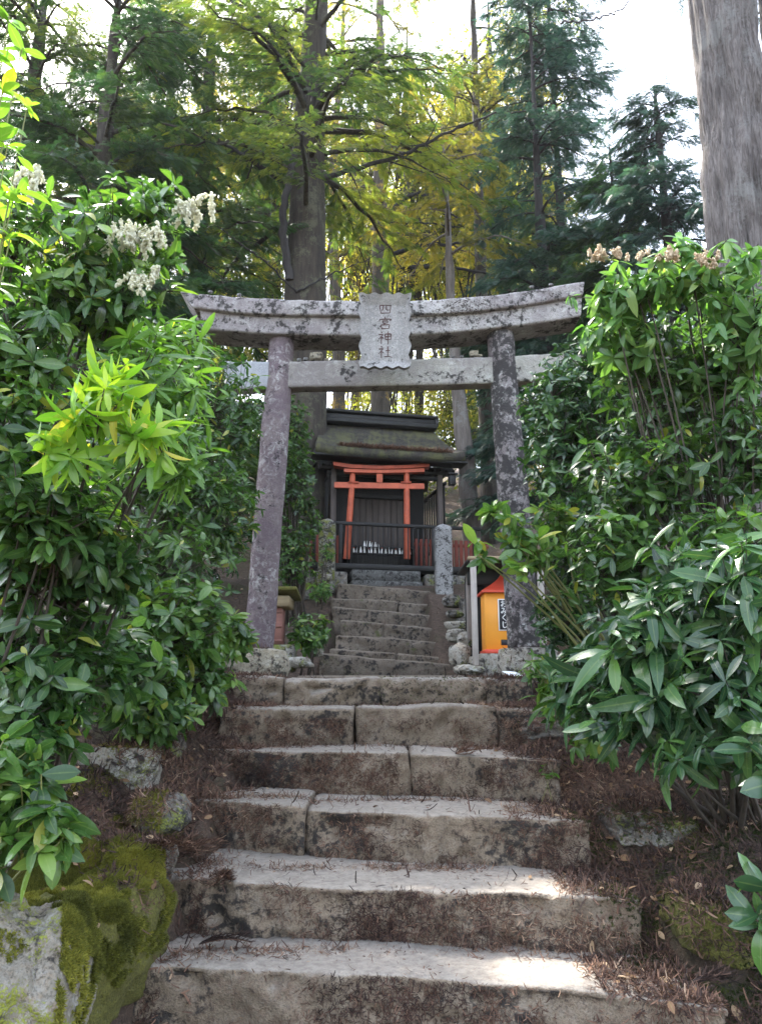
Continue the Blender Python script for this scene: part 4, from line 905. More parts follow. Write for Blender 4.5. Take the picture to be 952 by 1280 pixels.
# side skirt panels
for x in (-.86, .98):
    mb = MB(); 
    for q in range(9): sbox(mb, (x,.45+q*.14,.98), (.02,.05,.95), .003)
    sbox(mb, (x,1.0,1.45), (.04,1.3,.05)); sbox(mb, (x,1.0,.5), (.04,1.3,.05)); mb.build('side_lattice', M['blackwood'], SH)
# curved roof
def roof():
    nx, ns = 80, 40; V = []; W = 1.1
    def prof_(t):   # 0 ridge -> 1 eave ; concave
        y = .98-1.08*t; z = 2.50-1.0*t+.28*t*t; return y, z
    S = []
    for i in range(nx+1):
        u = i/nx*2-1; row = []
        for j in range(ns+1):
            t = j/ns; y, z = prof_(t); w = (.98+.16*t**1.4); row.append((.02+u*w, y, z+.05*u**4*t))
        S.append(row)
    S = np.array(S); P = S+0; n = fbm(P, 10, 3)*.012+fbm(P, 40, 2)*.008; P[..., 2] += n
    bot = S.copy(); th = .07+.07*np.linspace(0, 1, ns+1)**3; bot[..., 2] -= th[None]
    # close as loft of loops (front slope top, then underside)
    loops = np.concatenate([P, bot[:, ::-1]], 1); loops = loops@RS.T+SO
    mb = MB(); loft(mb, loops[::-1])
    # back slope
    B = S.copy(); B[..., 1] = 2*.98-B[..., 1]; B2 = B.copy(); B2[..., 2] -= .08
    loops = np.concatenate([B, B2[:, ::-1]], 1)@RS.T+SO; loft(mb, loops)
    return mb.build('roof', M['roof'], SH)
RFO = roof()
mb = MB(); sbox(mb, (.02,.98,2.53), (1.96,.36,.07), .01); sbox(mb, (.02,.98,2.61), (1.90,.26,.09), .01); sbox(mb, (.02,.98,2.695), (2.0,.34,.05), .012); mb.build('ridge', M['blackwood'], RFO)
mb = MB(); sbox(mb, (1.0,.98,2.62), (.06,.30,.16), .01); mb.build('ridge_end', M['blackwood'], RFO)
mb = MB(); sbox(mb, (-.96,.98,2.62), (.06,.30,.16), .01); mb.build('ridge_end', M['blackwood'], RFO)
mb = MB(); sbox(mb, (.02,.05,1.665), (2.36,.30,.035), .006); sbox(mb, (.02,-.06,1.70), (2.3,.05,.07), .006); mb.build('eave_board', M['blackwood'], SH)
for q in range(21):
    mb = MB(); sbox(mb, (-1.06+q*.107,.62,1.66), (.035,.80,.035), .004, rotx(math.radians(7))); mb.build('rafter', M['blackwood'], SH)
# hanging lantern
LN = empty('hanging_lantern', sl(.98,.05,1.3), 'small black hanging lantern under the right end of the shrine eave', 'lantern')
mb = MB(); sbox(mb, (.98,.02,1.40), (.10,.10,.15), .01); mb.build('body', M['blackwood'], LN)
mb = MB(); bbox(mb, sl(.98,.02,1.495), (.15,.15,.025), RS, .008); tube(mb, [sl(.98,.02,1.5), sl(.98,.02,1.66)], .006, 6); mb.build('cap', M['blackwood'], LN)
# plinth
for q, (w, y, z, lab) in enumerate(((1.0,-.05,-.10,'upper dark stone course of the plinth below the picket fence'), (1.02,-.12,-.26,'lower dark stone course of the plinth above the top step'))):
    mb = MB(); sbox(mb, (-.06,y+.25,z), (w,.6,.155), .012); c = sl(-.06,y+.2,z-.08)
    tag(mb.build('plinth_stone', M['plinth'], loc=c), lab, 'stone block')
mb = MB(); sbox(mb, (.95,.1,-.2), (.85,.4,.28), .02); tag(mb.build('retaining_wall', M['rock_dark'], loc=sl(.95,.1,-.34)), 'low dark stone wall right of the plinth', 'wall')
mb = MB(); sbox(mb, (-1.2,.1,-.2), (1.15,.4,.28), .02); tag(mb.build('retaining_wall', M['rock_dark'], loc=sl(-1.2,.1,-.34)), 'low dark stone wall left of the plinth, half hidden by leaves', 'wall')
# black picket fence
FE = empty('picket_fence', sl(0,0,-.02), 'thin black picket fence across the front of the shrine', 'fence')
mb = MB(); sbox(mb, (.1,-.02,.655), (2.6,.05,.05), .006); mb.build('top_rail', M['blackwood'], FE)
mb = MB(); sbox(mb, (.1,-.02,.03), (2.5,.06,.08), .006); mb.build('bottom_rail', M['blackwood'], FE)
for q in range(17):
    x = -.62+q*.075; mb = MB(); sbox(mb, (x,-.02,.345), (.017,.017,.58), .003); mb.build('picket', M['blackwood_z'], FE)
for x in (-1.1,-.72,.66,1.3): mb = MB(); sbox(mb, (x,-.02,.33), (.05,.045,.66), .004); mb.build('fence_post', M['blackwood_z'], FE)
# red slat fence
RF = empty('slat_fence', sl(.95,.35,-.02), 'red-brown wooden slat fence right of the vermilion torii', 'fence')
for q in range(15): mb = MB(); sbox(mb, (.50+q*.078,.33,.28), (.055,.018,.52), .003); mb.build('slat', M['redslat'], RF)
for z in (.08,.46): mb = MB(); sbox(mb, (1.05,.352,z), (1.2,.024,.05), .004); mb.build('rail', M['redslat'], RF)
RF2 = empty('slat_fence', sl(-.95,.35,-.02), 'short stretch of red-brown slat fence left of the vermilion torii behind the leaves', 'fence')
for q in range(8): mb = MB(); sbox(mb, (-1.25+q*.078,.33,.28), (.055,.018,.52), .003); mb.build('slat', M['redslat'], RF2)
for z in (.08,.46): mb = MB(); sbox(mb, (-.98,.352,z), (.66,.024,.05), .004); mb.build('rail', M['redslat'], RF2)
# vermilion torii
VT = empty('vermilion_torii', sl(-.02,.12,0), 'small vermilion wooden torii in front of the shrine door', 'torii gate')
def vt(mb, p, q, Y, d): prism(mb, [(p[0],p[1]),(q[0],p[1]),(q[0],q[1]),(p[0],q[1])], Y, Y+d)
def post_px(mb, tb, bb, w0, w1, Y):
    T = at(*tb, Y); B = at(*bb, Y); tube(mb, [B+(T-B)*s for s in np.linspace(0,1,12)], np.linspace(w1, w0, 12), 20)
mb = MB(); post_px(mb, (441,588), (433,699), .042, .050, 11.05); mb.build('pillar', M['verm'], VT)
mb = MB(); post_px(mb, (508,588), (508.5,699), .042, .050, 11.2); mb.build('pillar', M['verm'], VT)
def curved_beam(xs, top, bot, Ya, Yb, d, mat, nm):
    n = 40; X = np.linspace(xs[0], xs[-1], n); ty = np.interp(X, xs, top); by = np.interp(X, xs, bot)
    Q = np.array([(-1,-1),(1,-1),(1,1),(-1,1)]); S = []
    for k in range(n):
        Y = Ya+(Yb-Ya)*k/(n-1); a = at(X[k], ty[k], Y); b_ = at(X[k], by[k], Y)
        S.append([(a[0], Y+q[0]*d/2, (b_[2], a[2])[q[1] > 0]) for q in Q])
    mb = MB(); loft(mb, np.array(S)); mb.build(nm, mat, VT, smooth=False)
curved_beam([417,440,475,510,536], [579,582.5,584,583,580], [583.5,587,588,587,585], 10.98, 11.25, .17, M['verm_dull'], 'kasagi')
curved_beam([430,450,475,505,530], [587,588,588.5,588,586.5], [591,592,592.3,592,591], 11.0, 11.24, .12, M['verm'], 'shimaki')
curved_beam([418,475,530], [603,604,605], [610,611,611.5], 11.0, 11.24, .06, M['verm'], 'nuki')
curved_beam([470.5,474,478], [592.5,592.5,592.5], [603,603.5,603.5], 11.08, 11.12, .05, M['verm'], 'centre_strut')
for x in (441.5, 507.5):
    mb = MB(); Y = 11.06 if x < 450 else 11.2; prism(mb, [(x-6.5,601.5),(x+6.5,601.5),(x+6.5,604),(x-6.5,604)], Y-.06, Y+.06); mb.build('wedge', M['verm_dull'], VT)
# figurines
fg = []
for q in range(17): fg.append((-.44+q*.054+random.uniform(-.006,.006), .46, .325))
for q in range(6): fg.append((-.26+q*.042, .56, .44))
mb = MB(); sbox(mb, (0,.47,.305), (1.1,.09,.02)); sbox(mb, (0,.57,.42), (1.0,.09,.02)); sbox(mb, (-.5,.52,.2), (.03,.16,.4)); sbox(mb, (.5,.52,.2), (.03,.16,.4)); sbox(mb, (0,.62,.25), (1.0,.02,.42)); tag(mb.build('offering_shelf', M['blackwood'], loc=sl(0,.5,0)), 'low two-tier black offering shelf behind the pickets', 'shelf')
for k, (x, y, z) in enumerate(fg):
    c = sl(x, y, z-.01); h = random.uniform(.06, .09); rt = empty('figurine', c, 'tiny white figurine in the front row on the offering shelf' if k < 17 else 'tiny white figurine in the short back row on the offering shelf', 'figurine', 'white figurines in the front row' if k < 17 else 'white figurines in the back row')
    mb = MB(); s = np.linspace(0, 1, 8); tube(mb, [c+np.array([0,0,h*t]) for t in s], [.015,.017,.018,.016,.013,.011,.008,.004], 10); mb.build('body', M['white'] if k % 3 else M['dullwhite'], rt)
    mb = MB(); rock(mb, c+np.array([0,-.002,h*1.02]), (.009,.009,.010), k, 1, .05, box_=0); mb.build('head', M['dullwhite'] if k % 4 else M['verm'], rt)
# granite posts
def gpost(px, ytop, ybot, Y, w, lab, mat):
    T = at(px, ytop, Y); B = at(px, ybot, Y); h = T[2]-B[2]; n = 30; S = []
    Q = dense_rrect(6, .12)
    for z in np.linspace(-.15, h-.07, n): S.append(np.stack([B[0]+Q[:, 0]*w/2, Y+Q[:, 1]*w/2, np.full(len(Q), B[2]+z)], -1))
    for z, f in ((h-.05, .8), (h-.02, .4), (h, .05)): S.append(np.stack([B[0]+Q[:, 0]*w/2*f, Y+Q[:, 1]*w/2*f, np.full(len(Q), B[2]+z)], -1))
    S = np.array(S); S = S+fbm(S, 12, 3, px)[..., None]*.005*np.array([1, 1, .3]); mb = MB(); loft(mb, S[:, ::-1])
    tag(mb.build('granite_post', mat, loc=B), lab, 'stone post', 'granite posts at the top of the upper stair')
gpost(408, 648, 728, 10.2, .22, 'mossy left granite post with pointed top, partly covered by leaves', M['post_moss'])
gpost(554.5, 655, 738, 10.25, .23, 'clean speckled right granite post with pointed top', M['post'])
gpost(381, 690, 735, 9.9, .11, 'short thin mossy stone post left of the stair, behind leaves', M['post_moss'])

# ------------------------------------------------------------------ fortune slip box and its shelter
SB = at(615, 812, 7.15)
ST = empty('wooden_shelter', at(590, 818, 6.95), 'rough wooden frame with pale posts and a dark shelf behind the right pillar', 'shelter')
def postpx(x, y0, y1, Y, w, mat, nm='post'):
    T = at(x, y0, Y); B = at(x, y1, Y); mb = MB(); bbox(mb, (T+B)/2, (w, w, T[2]-B[2]), None, .006); return mb.build(nm, mat, ST)
postpx(592.5, 700, 832, 6.95, .052, M['palewood']); postpx(677, 700, 838, 6.95, .055, M['palewood']); postpx(586, 706, 800, 7.7, .055, M['greywood'])
T0 = at(584, 698, 6.95); T1 = at(700, 698, 6.95)
mb = MB(); bbox(mb, (T0+T1)/2, (T1[0]-T0[0], .07, .035), None, .006); mb.build('front_beam', M['beamwood'], ST)
mb = MB(); bbox(mb, (T0+T1)/2+np.array([0,.45,-.02]), (T1[0]-T0[0]+.02, .86, .03), None, .006); mb.build('roof_board', M['blackwood'], ST)
mb = MB(); bbox(mb, (T0+T1)/2+np.array([0,.42,-.12]), (T1[0]-T0[0]-.08, .05, .14), None, .006); mb.build('back_beam', M['blackwood'], ST)
mb = MB(); bbox(mb, (T0+T1)/2+np.array([.02,.85,-.5]), (T1[0]-T0[0]-.08, .03, .9), None, .006); mb.build('back_board', M['blackwood_z'], ST)
OB = empty('fortune_slip_box', SB, 'orange fortune-slip box with red peaked roof and black sign behind the right pillar', 'fortune box')
Y = 7.15; a = at(605, 737, Y); b_ = at(657, 812, Y); w = b_[0]-a[0]; h = a[2]-b_[2]; cx = (a[0]+b_[0])/2
mb = MB(); bbox(mb, (cx, Y+.15, b_[2]+h/2), (w, .30, h), None, .006); mb.build('cabinet', M['orange'], OB)
mb = MB(); rw = w*.58; hz = .17; n = 10; S = []
for k in range(n+1):
    t = k/n; f = (1-t)**1.35*.97+.03; S.append([(cx+sx*rw*f, Y+.15+sy*.21*f, a[2]-.01+hz*t) for sx, sy in ((-1,-1),(1,-1),(1,1),(-1,1))])
S = [[(cx+sx*rw, Y+.15+sy*.21, a[2]-.03) for sx, sy in ((-1,-1),(1,-1),(1,1),(-1,1))]]+S
loft(mb, np.array(S)[:, ::-1]); mb.build('roof', M['redroof'], OB, smooth=False)
s0 = at(623, 750, Y-.01); s1 = at(640, 787, Y-.01); s1x = s0[0]+.15
mb = MB(); bbox(mb, ((s0[0]+s1x)/2, Y-.006, (s0[2]+s1[2])/2), (s1x-s0[0]+.02, .012, s0[2]-s1[2]+.02), None, .002); mb.build('sign_border', M['white'], OB)
mb = MB(); bbox(mb, ((s0[0]+s1x)/2, Y-.012, (s0[2]+s1[2])/2), (s1x-s0[0], .014, s0[2]-s1[2]), None, .002); SGB = mb.build('sign_board', M['sign_black'], OB)
KANA = [[[(.08,.72),(.62,.76)], [(.34,.98),(.34,.25),(.24,.12),(.1,.24),(.3,.46),(.65,.5),(.86,.3),(.7,.1),(.5,.08)], [(.72,.88),(.9,.72)]],
 [[(.15,.86),(.55,.86),(.35,.3),(.2,.12),(.06,.26),(.25,.42),(.92,.28)], [(.76,.6),(.72,.3),(.55,.02)]],
 [[(.7,.98),(.22,.5),(.78,.02)]], [[(.3,.98),(.3,.2),(.45,.04),(.66,.08),(.84,.27)], [(.55,.86),(.64,.70)], [(.74,.92),(.83,.77)]]]
hh = s0[2]-s1[2]; ch = hh/4.4
for k, K in enumerate(KANA):
    mb = MB(); z0 = s0[2]-hh*.03-(k+1)*hh*.235+.006
    strokes(mb, K, lambda x, y, q: np.array([s0[0]+.012+x*ch, Y-.020-q, z0+y*ch]), .065); mb.build('painted_character', M['white'], SGB)
mb = MB(); e = at(632, 803, Y); bbox(mb, (e[0], Y-.004, e[2]), (.09, .012, .05), None, .003); mb.build('coin_slot', M['sign_black'], OB)
mb = MB(); bbox(mb, (cx, Y+.12, b_[2]-.02), (w+.04, .36, .04), None, .008); mb.build('base_board', M['redroof'], OB)
mb = MB(); bbox(mb, (cx, Y+.12, b_[2]-.17), (w+.2, .6, .26), None, .03); tag(mb.build('stone_slab', M['rock'], loc=(cx, Y, b_[2]-.3)), 'rough stone slab under the orange fortune box', 'stone block')
c = at(640, 842, 5.75); mb = MB(); bbox(mb, c+np.array([0,0,.0]), (.10,.14,.004), rotz(.3)@rotx(.25), .001); tag(mb.build('paper_sheet', M['paper'], loc=c), 'white sheet of paper at the foot of the right pillar', 'paper')
# small red-brown altar box left
HB = empty('wooden_altar_box', at(345, 830, 7.0), 'small red-brown wooden box shrine behind the foot of the left pillar', 'box shrine')
B0 = at(325, 805, 7.0); B1 = at(353, 760, 7.0)
mb = MB(); bbox(mb, ((B0[0]+B1[0])/2, 7.12, (B0[2]+B1[2])/2), (B1[0]-B0[0], .24, B1[2]-B0[2]), None, .006)
for q in range(3): bbox(mb, ((B0[0]+B1[0])/2, 7.0-.004, B0[2]+.03+q*.13), (B1[0]-B0[0]+.012, .02, .02), None, .004)
mb.build('box', M['redbox'], HB)
t_ = at(345, 752, 7.0); mb = MB(); bbox(mb, (B1[0]-.10, 7.12, t_[2]-.0), (.34,.36,.10), None, .01); mb.build('eave', M['beamwood'], HB)
mb = MB(); bbox(mb, (B1[0]-.08, 7.10, t_[2]+.08), (.44,.46,.035), rotx(-.12), .012); mb.build('roof', M['moss_rock'], HB)
p0 = at(350, 820, 7.0); mb = MB(); bbox(mb, (p0[0]-.05, 7.12, p0[2]-.02), (.34,.36,.24), None, .02); tag(mb.build('stone_pedestal', M['post_moss'], loc=(p0[0], 7.1, p0[2]-.15)), 'squared mossy stone pedestal under the red-brown box shrine', 'pedestal')

# ------------------------------------------------------------------ litter, moss, fallen leaves
def strip_tpl(bend=.3, w=.035, ns=4):
    s = np.linspace(0, 1, ns); V = []
    for t in s:
        ww = w*(1-.7*abs(t-.4)); V += [(t, -ww, bend*t*t+.02), (t, ww, bend*t*t)]
    Fc = [(2*k, 2*k+2, 2*k+3, 2*k+1) for k in range(ns-1)]
    V = np.array(V); return V, np.array(Fc), np.zeros((len(V), 2))
ST_ = [strip_tpl(.3, .06), strip_tpl(-.3, .09), strip_tpl(.7, .07, 5)]
bpy.context.view_layer.update()
# ray-cast helper over the stone steps
from mathutils.bvhtree import BVHTree
def bvh_of(objs):
    V = []; Pn = []; off = 0
    for o in objs:
        me = o.data; n = len(me.vertices); co = np.empty(n*3, np.float32); me.vertices.foreach_get('co', co); co = co.reshape(-1, 3)
        mw = np.array(o.matrix_world); co = co@mw[:3, :3].T+mw[:3, 3]; V.extend(map(tuple, co.tolist()))
        for p in me.polygons: Pn.append([v+off for v in p.vertices])
        off += n
    return BVHTree.FromPolygons(V, Pn)
low_blocks = [o for o in bpy.data.objects if o.name.startswith('stone_block')]
rocks_ = [o for o in bpy.data.objects if o.type == 'MESH' and o.name.split('.')[0] in ('boulder', 'rock', 'ground', 'footing_stone')]
BV = bvh_of(low_blocks+rocks_)
def cast(n, xr, yr, frontal=False, tilt=0.):
    out = []
    X = rng.uniform(*xr, n); Y = rng.uniform(*yr, n)-(2.8*tilt if not frontal else 0); d = Vector((0, 1, -.12)).normalized() if frontal else Vector((0, tilt, -1)).normalized()
    for x, y in zip(X.tolist(), Y.tolist()):
        h = BV.ray_cast(Vector((x, 1.6, y)) if frontal else Vector((x, y, 3.6)), d)
        if h[0] is None: continue
        nn_ = h[1] if h[1].dot(d) < 0 else -h[1]; out.append((*h[0], *nn_))
    A = np.array(out); return A[:, :3], A[:, 3:]
def fbs(P, s_, seed): return fbm(P, s_, 3, seed)
def scatter_strips(name, n, xr, yr, L, mat, label, mask, frontal=False, cat='litter', lift=.004, over=2.5, stand=(-.1,.45)):
    P, N = cast(int(n*over), xr, yr, frontal); k = rng.random(len(P)) < mask(P, N); P = P[k][:n]; N = N[k][:n]; m = len(P)
    t = rng.normal(0, 1, (m, 3)); t -= N*(t*N).sum(1)[:, None]; t[:, 2] -= .5*(1-N[:, 2]); t += N*rng.uniform(*stand, (m, 1)); t /= np.linalg.norm(t, axis=1)[:, None]
    Fm = frames(t, N+rng.normal(0, .3, (m, 3)))*(L*rng.uniform(.4, 1.3, m))[:, None, None]
    tt = np.clip(rng.beta(2, 2.4, m)+.3*fbm(P, 3, 2), 0, 1); w = rng.integers(0, 3, m); mb = MB()
    for q in range(3): s_ = w == q; mb.inst(*ST_[q], Fm[s_], P[s_]+N[s_]*lift*.5, tt[s_])
    o = mb.build(name, mat); tag(o, label, cat, kind='stuff'); return o
def m_riser(P, N):
    v = fbs(P, 3.2, 1)+.5*fbs(P, 11, 2); zs = np.array([.3,.57,.765,.965,1.17,1.385,1.56]); i = np.clip(np.searchsorted(zs, P[:, 2]+.012)-1, 0, 5)
    f = 1-(P[:, 2]-zs[i])/(zs[i+1]-zs[i]); r = np.clip(.10+v*.9+f*.55, 0, 1)
    return np.where((np.abs(N[:, 2]) > .55) | (P[:, 1] > 5.6) | (np.abs(P[:, 0]) > 1.25) | (P[:, 0] < -.7) & (P[:, 1] < 2.84), 0, r)
def m_tread(P, N):
    ys = np.array([3.1,3.55,4.05,4.65,5.3]); d = ys[None]-P[:, 1:2]; d = np.where(d > 0, d, 9).min(1); w = np.clip(1-d/.16, 0, 1)
    onb = (np.abs(P[:, 0]+.02) > .95) | (P[:, 0] > .62+.1*fbs(P, 2, 5)); r = np.where(onb, .75+.4*fbs(P, 2.5, 6), np.clip(w*.9*(.8+fbs(P, 4, 7)), 0, 1)+.025)
    return np.where(P[:, 1] > 5.8, np.where(np.abs(P[:, 0]) < .9, 0, .3), r)
offb = lambda P: (P[:, 0] > -.72) | (P[:, 1] > 2.78) & (P[:, 0] > -.98) | (P[:, 1] > 3.1)
def clump(P, a, b, sd): return np.clip(a+b*fbs(P, 9, sd), 0, 1)
scatter_strips('dry_needle_litter', 60000, (-1.2,1.25), (.25,1.7), .018, M['litter'], 'brown dry cedar needles clinging to the risers', lambda p, n: m_riser(p, n)*clump(p, .6, 1.2, 21), True)
scatter_strips('damp_needle_litter', 42000, (-1.2,1.25), (.25,1.7), .017, M['litter_dark'], 'dark damp needle mat in the stained parts of the risers', lambda p, n: m_riser(p, n)*np.clip(.25+1.6*fbs(p, 2.1, 9), 0, 1), True, over=3.5)
scatter_strips('tread_needle_litter', 34000, (-1.3,1.5), (2.5,5.6), .026, M['litter'], 'reddish brown needles gathered at the back of the treads', lambda p, n: m_tread(p, n)*clump(p, .6, .9, 23)*offb(p), over=3, stand=(-.05,.12))
scatter_strips('bank_needle_litter', 34000, (-1.7,1.8), (2.4,5.9), .036, M['litter_dark'], 'damp brown needles covering the banks beside the steps', stand=(-.05,.2), mask=lambda p, n: ((np.abs(p[:, 0]) > .85) | (p[:, 0] > .7))*clump(p, .8, .8, 24)*offb(p), over=2.6)
scatter_strips('bank_twig_litter', 48000, (-1.6,1.7), (2.4,5.6), .034, M['litter'], 'reddish brown needle shreds heaped at both ends of the steps', stand=(-.05,.22), mask=lambda p, n: np.clip(1.5-4*np.abs(np.where(p[:, 0] < 0, p[:, 0]+1.0, p[:, 0]-1.05)), 0, 1)*clump(p, .75, 1.2, 31)*offb(p), over=3.2)
scatter_strips('litter_crumbs', 26000, (-1.2,1.3), (2.5,5.6), .009, M['dryleaf'], 'pale tan crumbs of bark and needle on the treads', lambda p, n: np.clip(m_tread(p, n)*1.2, 0, 1)*clump(p, .5, 1.5, 41)*offb(p)+.01, over=5, stand=(-.05,.1))
scatter_strips('forest_litter', 18000, (-3.4,3.6), (3,10), .05, M['litter_dark'], 'brown needle litter on the ground under the shrubs', lambda p, n: np.where(np.abs(p[:, 0]) > 1.0, 1, .1))
# fallen leaves
def fallen(n, xr, yr, L, mat, label, mask, name='fallen_leaves'):
    P, N = cast(n*3, xr, yr); k = rng.random(len(P)) < mask(P); P = P[k][:n]; N = N[k][:n]; m = len(P); D = rand_unit(m); D[:, 2] *= .25; T = tpl(6, .42, .25); Fm = frames(D, N*1.0+rng.normal(0, .35, (m, 3)))*(L*rng.uniform(.5, 1.3, m))[:, None, None]
    mb = MB(); w = rng.integers(0, 3, m); tt = rng.random(m)
    for q in range(3): s_ = w == q; mb.inst(*T[q], Fm[s_], P[s_]+np.array([0, 0, .008]), tt[s_])
    tag(mb.build(name, mat), label, 'fallen leaves', kind='stuff')
fallen(420, (.5,1.6), (2.6,4.8), .05, M['dryleaf'], 'tan dead leaves scattered on the right bank', lambda p: np.where(p[:, 0] > .75, .9, .08))
fallen(160, (-1.6,-.6), (2.6,5), .045, M['dryleaf'], 'tan dead leaves scattered on the left bank', lambda p: np.where(p[:, 0] < -.8, .9, .08))
fallen(900, (-5,5), (5.6,12), .06, M['dryleaf'], 'brown dead leaves on the forest floor around the torii', lambda p: np.where(np.abs(p[:, 0]) > 1.1, 1, .03))
# moss tufts
def tuft_tpl():
    V = []; Fc = []
    for k in range(5):
        a = k*1.26; d = np.array([math.cos(a), math.sin(a)]); p = np.array([-d[1], d[0]])*.22; n = len(V)
        V += [(*(p*1), 0), (*(-p), 0), (*(d*.75), .9)]; Fc.append((n, n+1, n+2))
    V = np.array(V, float); return V, np.array(Fc), np.zeros((len(V), 2))
TT = tuft_tpl()
def moss(n, xr, yr, mask, mat, label, sz=.006):
    P, N = cast(int(n*1.1), xr, yr, tilt=.05); P_, N_ = cast(int(n*1.3), xr, yr, tilt=.9); Q_, R_ = cast(int(n*.6), xr, (.3, 1.1), True) if n > 50000 else (P[:0], N[:0]); P = np.concatenate([P, P_, Q_]); N = np.concatenate([N, N_, R_]); o_ = rng.permutation(len(P)); P = P[o_]; N = N[o_]; k = rng.random(len(P)) < mask(P, N); P = P[k][:n]; N = N[k][:n]; m = len(P)
    Zf = N+rng.normal(0, .35, (m, 3)); Zf /= np.linalg.norm(Zf, axis=1)[:, None]; t = np.cross(Zf, rand_unit(m)); t /= np.linalg.norm(t, axis=1)[:, None]
    Fm = np.stack([t, np.cross(Zf, t), Zf], -1)*(sz*rng.uniform(.6, 1.7, m))[:, None, None]; mb = MB(); mb.inst(*TT, Fm, P-N*.001, np.clip(.5+.45*fbm(P, 7, 2)+rng.normal(0, .2, m), 0, 1))
    tag(mb.build('moss_carpet', mat), label, 'moss', kind='stuff')
def mk_l(p, n): return np.clip(.85+1.4*fbs(p, 6, 11), 0, 1)*np.where((p[:, 1] < 2.80) & (p[:, 0] < -.72) | (p[:, 2] > .60) & (p[:, 1] < 3.05) & (p[:, 0] < -.74) | (p[:, 2] > .55) & (p[:, 0] < -.93+.05*fbs(p, 9, 3)), 1, 0)*np.where((p[:, 1] < 2.66) & (p[:, 0]/p[:, 1] < -.378), np.clip(1.2*fbs(p, 7, 19)-.35, 0, .5), 1)*(p[:, 2] > .35)
moss(150000, (-1.35,-.62), (2.3,3.25), mk_l, M['moss'], 'bright yellow-green moss on the mound beside the bottom step', .009)
moss(12000, (-1.35,-.86), (3.25,4.0), lambda p, n: np.clip(.3+1.6*fbs(p, 4, 12), 0, 1)*(p[:, 0] < -.9), M['moss'], 'yellow-green moss patch below the stone in the left bank', .007)
moss(14000, (.75,1.7), (2.5,4.9), lambda p, n: np.clip(.05+1.7*fbs(p, 3, 13), 0, 1)*(p[:, 0] > .8), M['moss_dark'], 'dark green moss on the right bank', .008)
moss(1500, (-.02,.9), (5.75,6.15), lambda p, n: np.full(len(p), .5), M['moss_dark'], 'thin moss film on the top lower step', .006)
# moss on the lintel: from the torii itself
BV2 = bvh_of([o for o in bpy.data.objects if o.parent is tor])
mb = MB(); P = []
while len(P) < 2600:
    px = random.gauss(575, 20) if random.random() < .75 else random.choice([298, 262, 330, 690])+random.gauss(0, 6); py = random.gauss(384, 11) if px > 500 and px < 650 else random.gauss(368, 4)
    q = at(px, py, 5.0); d = Vector(q)-Vector((0, 0, CAMZ)); h = BV2.ray_cast(Vector((0, 0, CAMZ)), d.normalized())
    if h[0] is not None and h[0].y < 6.1: P.append((*h[0], *h[1]))
P = np.array(P); N = P[:, 3:]; P = P[:, :3]; m = len(P); Zf = N+rng.normal(0, .4, (m, 3)); Zf /= np.linalg.norm(Zf, axis=1)[:, None]; t = np.cross(Zf, rand_unit(m)); t /= np.linalg.norm(t, axis=1)[:, None]
mb.inst(*TT, np.stack([t, np.cross(Zf, t), Zf], -1)*(.013*rng.uniform(.5, 1.5, m))[:, None, None], P, rng.random(m)*.6)
o = mb.build('moss_growth', M['litter_dark'], tor); o['label'] = 'dark brown moss clump hanging on the lintel right of the plaque'; o['kind'] = 'stuff'
# brown litter band on the shrine roof eave
mb = MB(); m = 2600; X = rng.uniform(-.75, .95, m); tq = np.clip(rng.normal(.93, .05, m), .7, 1.0); Yp = .98-1.08*tq; Zp = 2.50-1.0*tq+.28*tq*tq+.02
P = np.stack([X, Yp, Zp], -1)@RS.T+SO; D = rand_unit(m); D[:, 2] *= .3; Fm = frames(D, np.array([0,0,1.])+rng.normal(0, .3, (m, 3)))*(.07*rng.uniform(.5, 1.3, m))[:, None, None]; mb.inst(*ST_[0], Fm, P, rng.random(m)*.5+.4)
tag(mb.build('roof_needle_litter', M['litter']), 'band of reddish dry needles lying on the shrine roof eave', 'litter', kind='stuff')
# fallen dry cedar sprigs
def sprig(px, py, z, az, n, L, label, mat='litter', fan=.5):
    c = atz(px, py, z); h = BV.ray_cast(Vector((c[0], c[1], 3)), Vector((0, 0, -1)))
    if h[0]: c = np.array(h[0])
    c = c+np.array([0, 0, .012]); mb = MB()
    for q in range(n):
        a = az+rng.normal(0, fan); l = L*rng.uniform(.5, 1.1); d = np.array([math.cos(a), math.sin(a), rng.uniform(-.08, .22)])
        e = c+d*l; e[2] = max(e[2], c[2]-.03); m_ = (c+e)/2+rng.normal(0, .015, 3)+[0, 0, .02]
        tubes_many(mb, c[None], m_[None], e[None], .0025, .0012, 5, 6, rng.random())
        k = 26; f = np.linspace(.15, 1, k)[:, None]; C = (1-f)**2*c+2*f*(1-f)*m_+f*f*e; sg = np.where(np.arange(k) % 2, 1, -1)
        dd = d[None]+np.cross(d, [0, 0, 1])[None]*sg[:, None]*.5+rng.normal(0, .15, (k, 3)); mb.inst(*ST_[0], frames(dd, np.array([[0,0,1.]]*k)+rng.normal(0,.3,(k,3)))*(.034*rng.uniform(.6,1.2,k))[:, None, None], C, rng.random(k))
    tag(mb.build('cedar_sprig', M[mat], loc=c), label, 'dry sprig', 'fallen dry cedar sprigs')
sprig(215, 1005, 1.0, 0.15, 26, .24, 'heap of dry brown cedar twigs at the left end of the third step', fan=.4)
sprig(170, 1000, 1.05, 0.2, 16, .22, 'dry brown cedar twigs lying across the left bank above the moss')
sprig(215, 1060, .9, -1.6, 30, .19, 'fan-shaped dry cedar sprig hanging over the left end of the second riser', fan=.6)
sprig(295, 890, 1.4, -1.7, 20, .20, 'dry tan cedar sprig hanging down the left end of the fifth step', fan=.25)
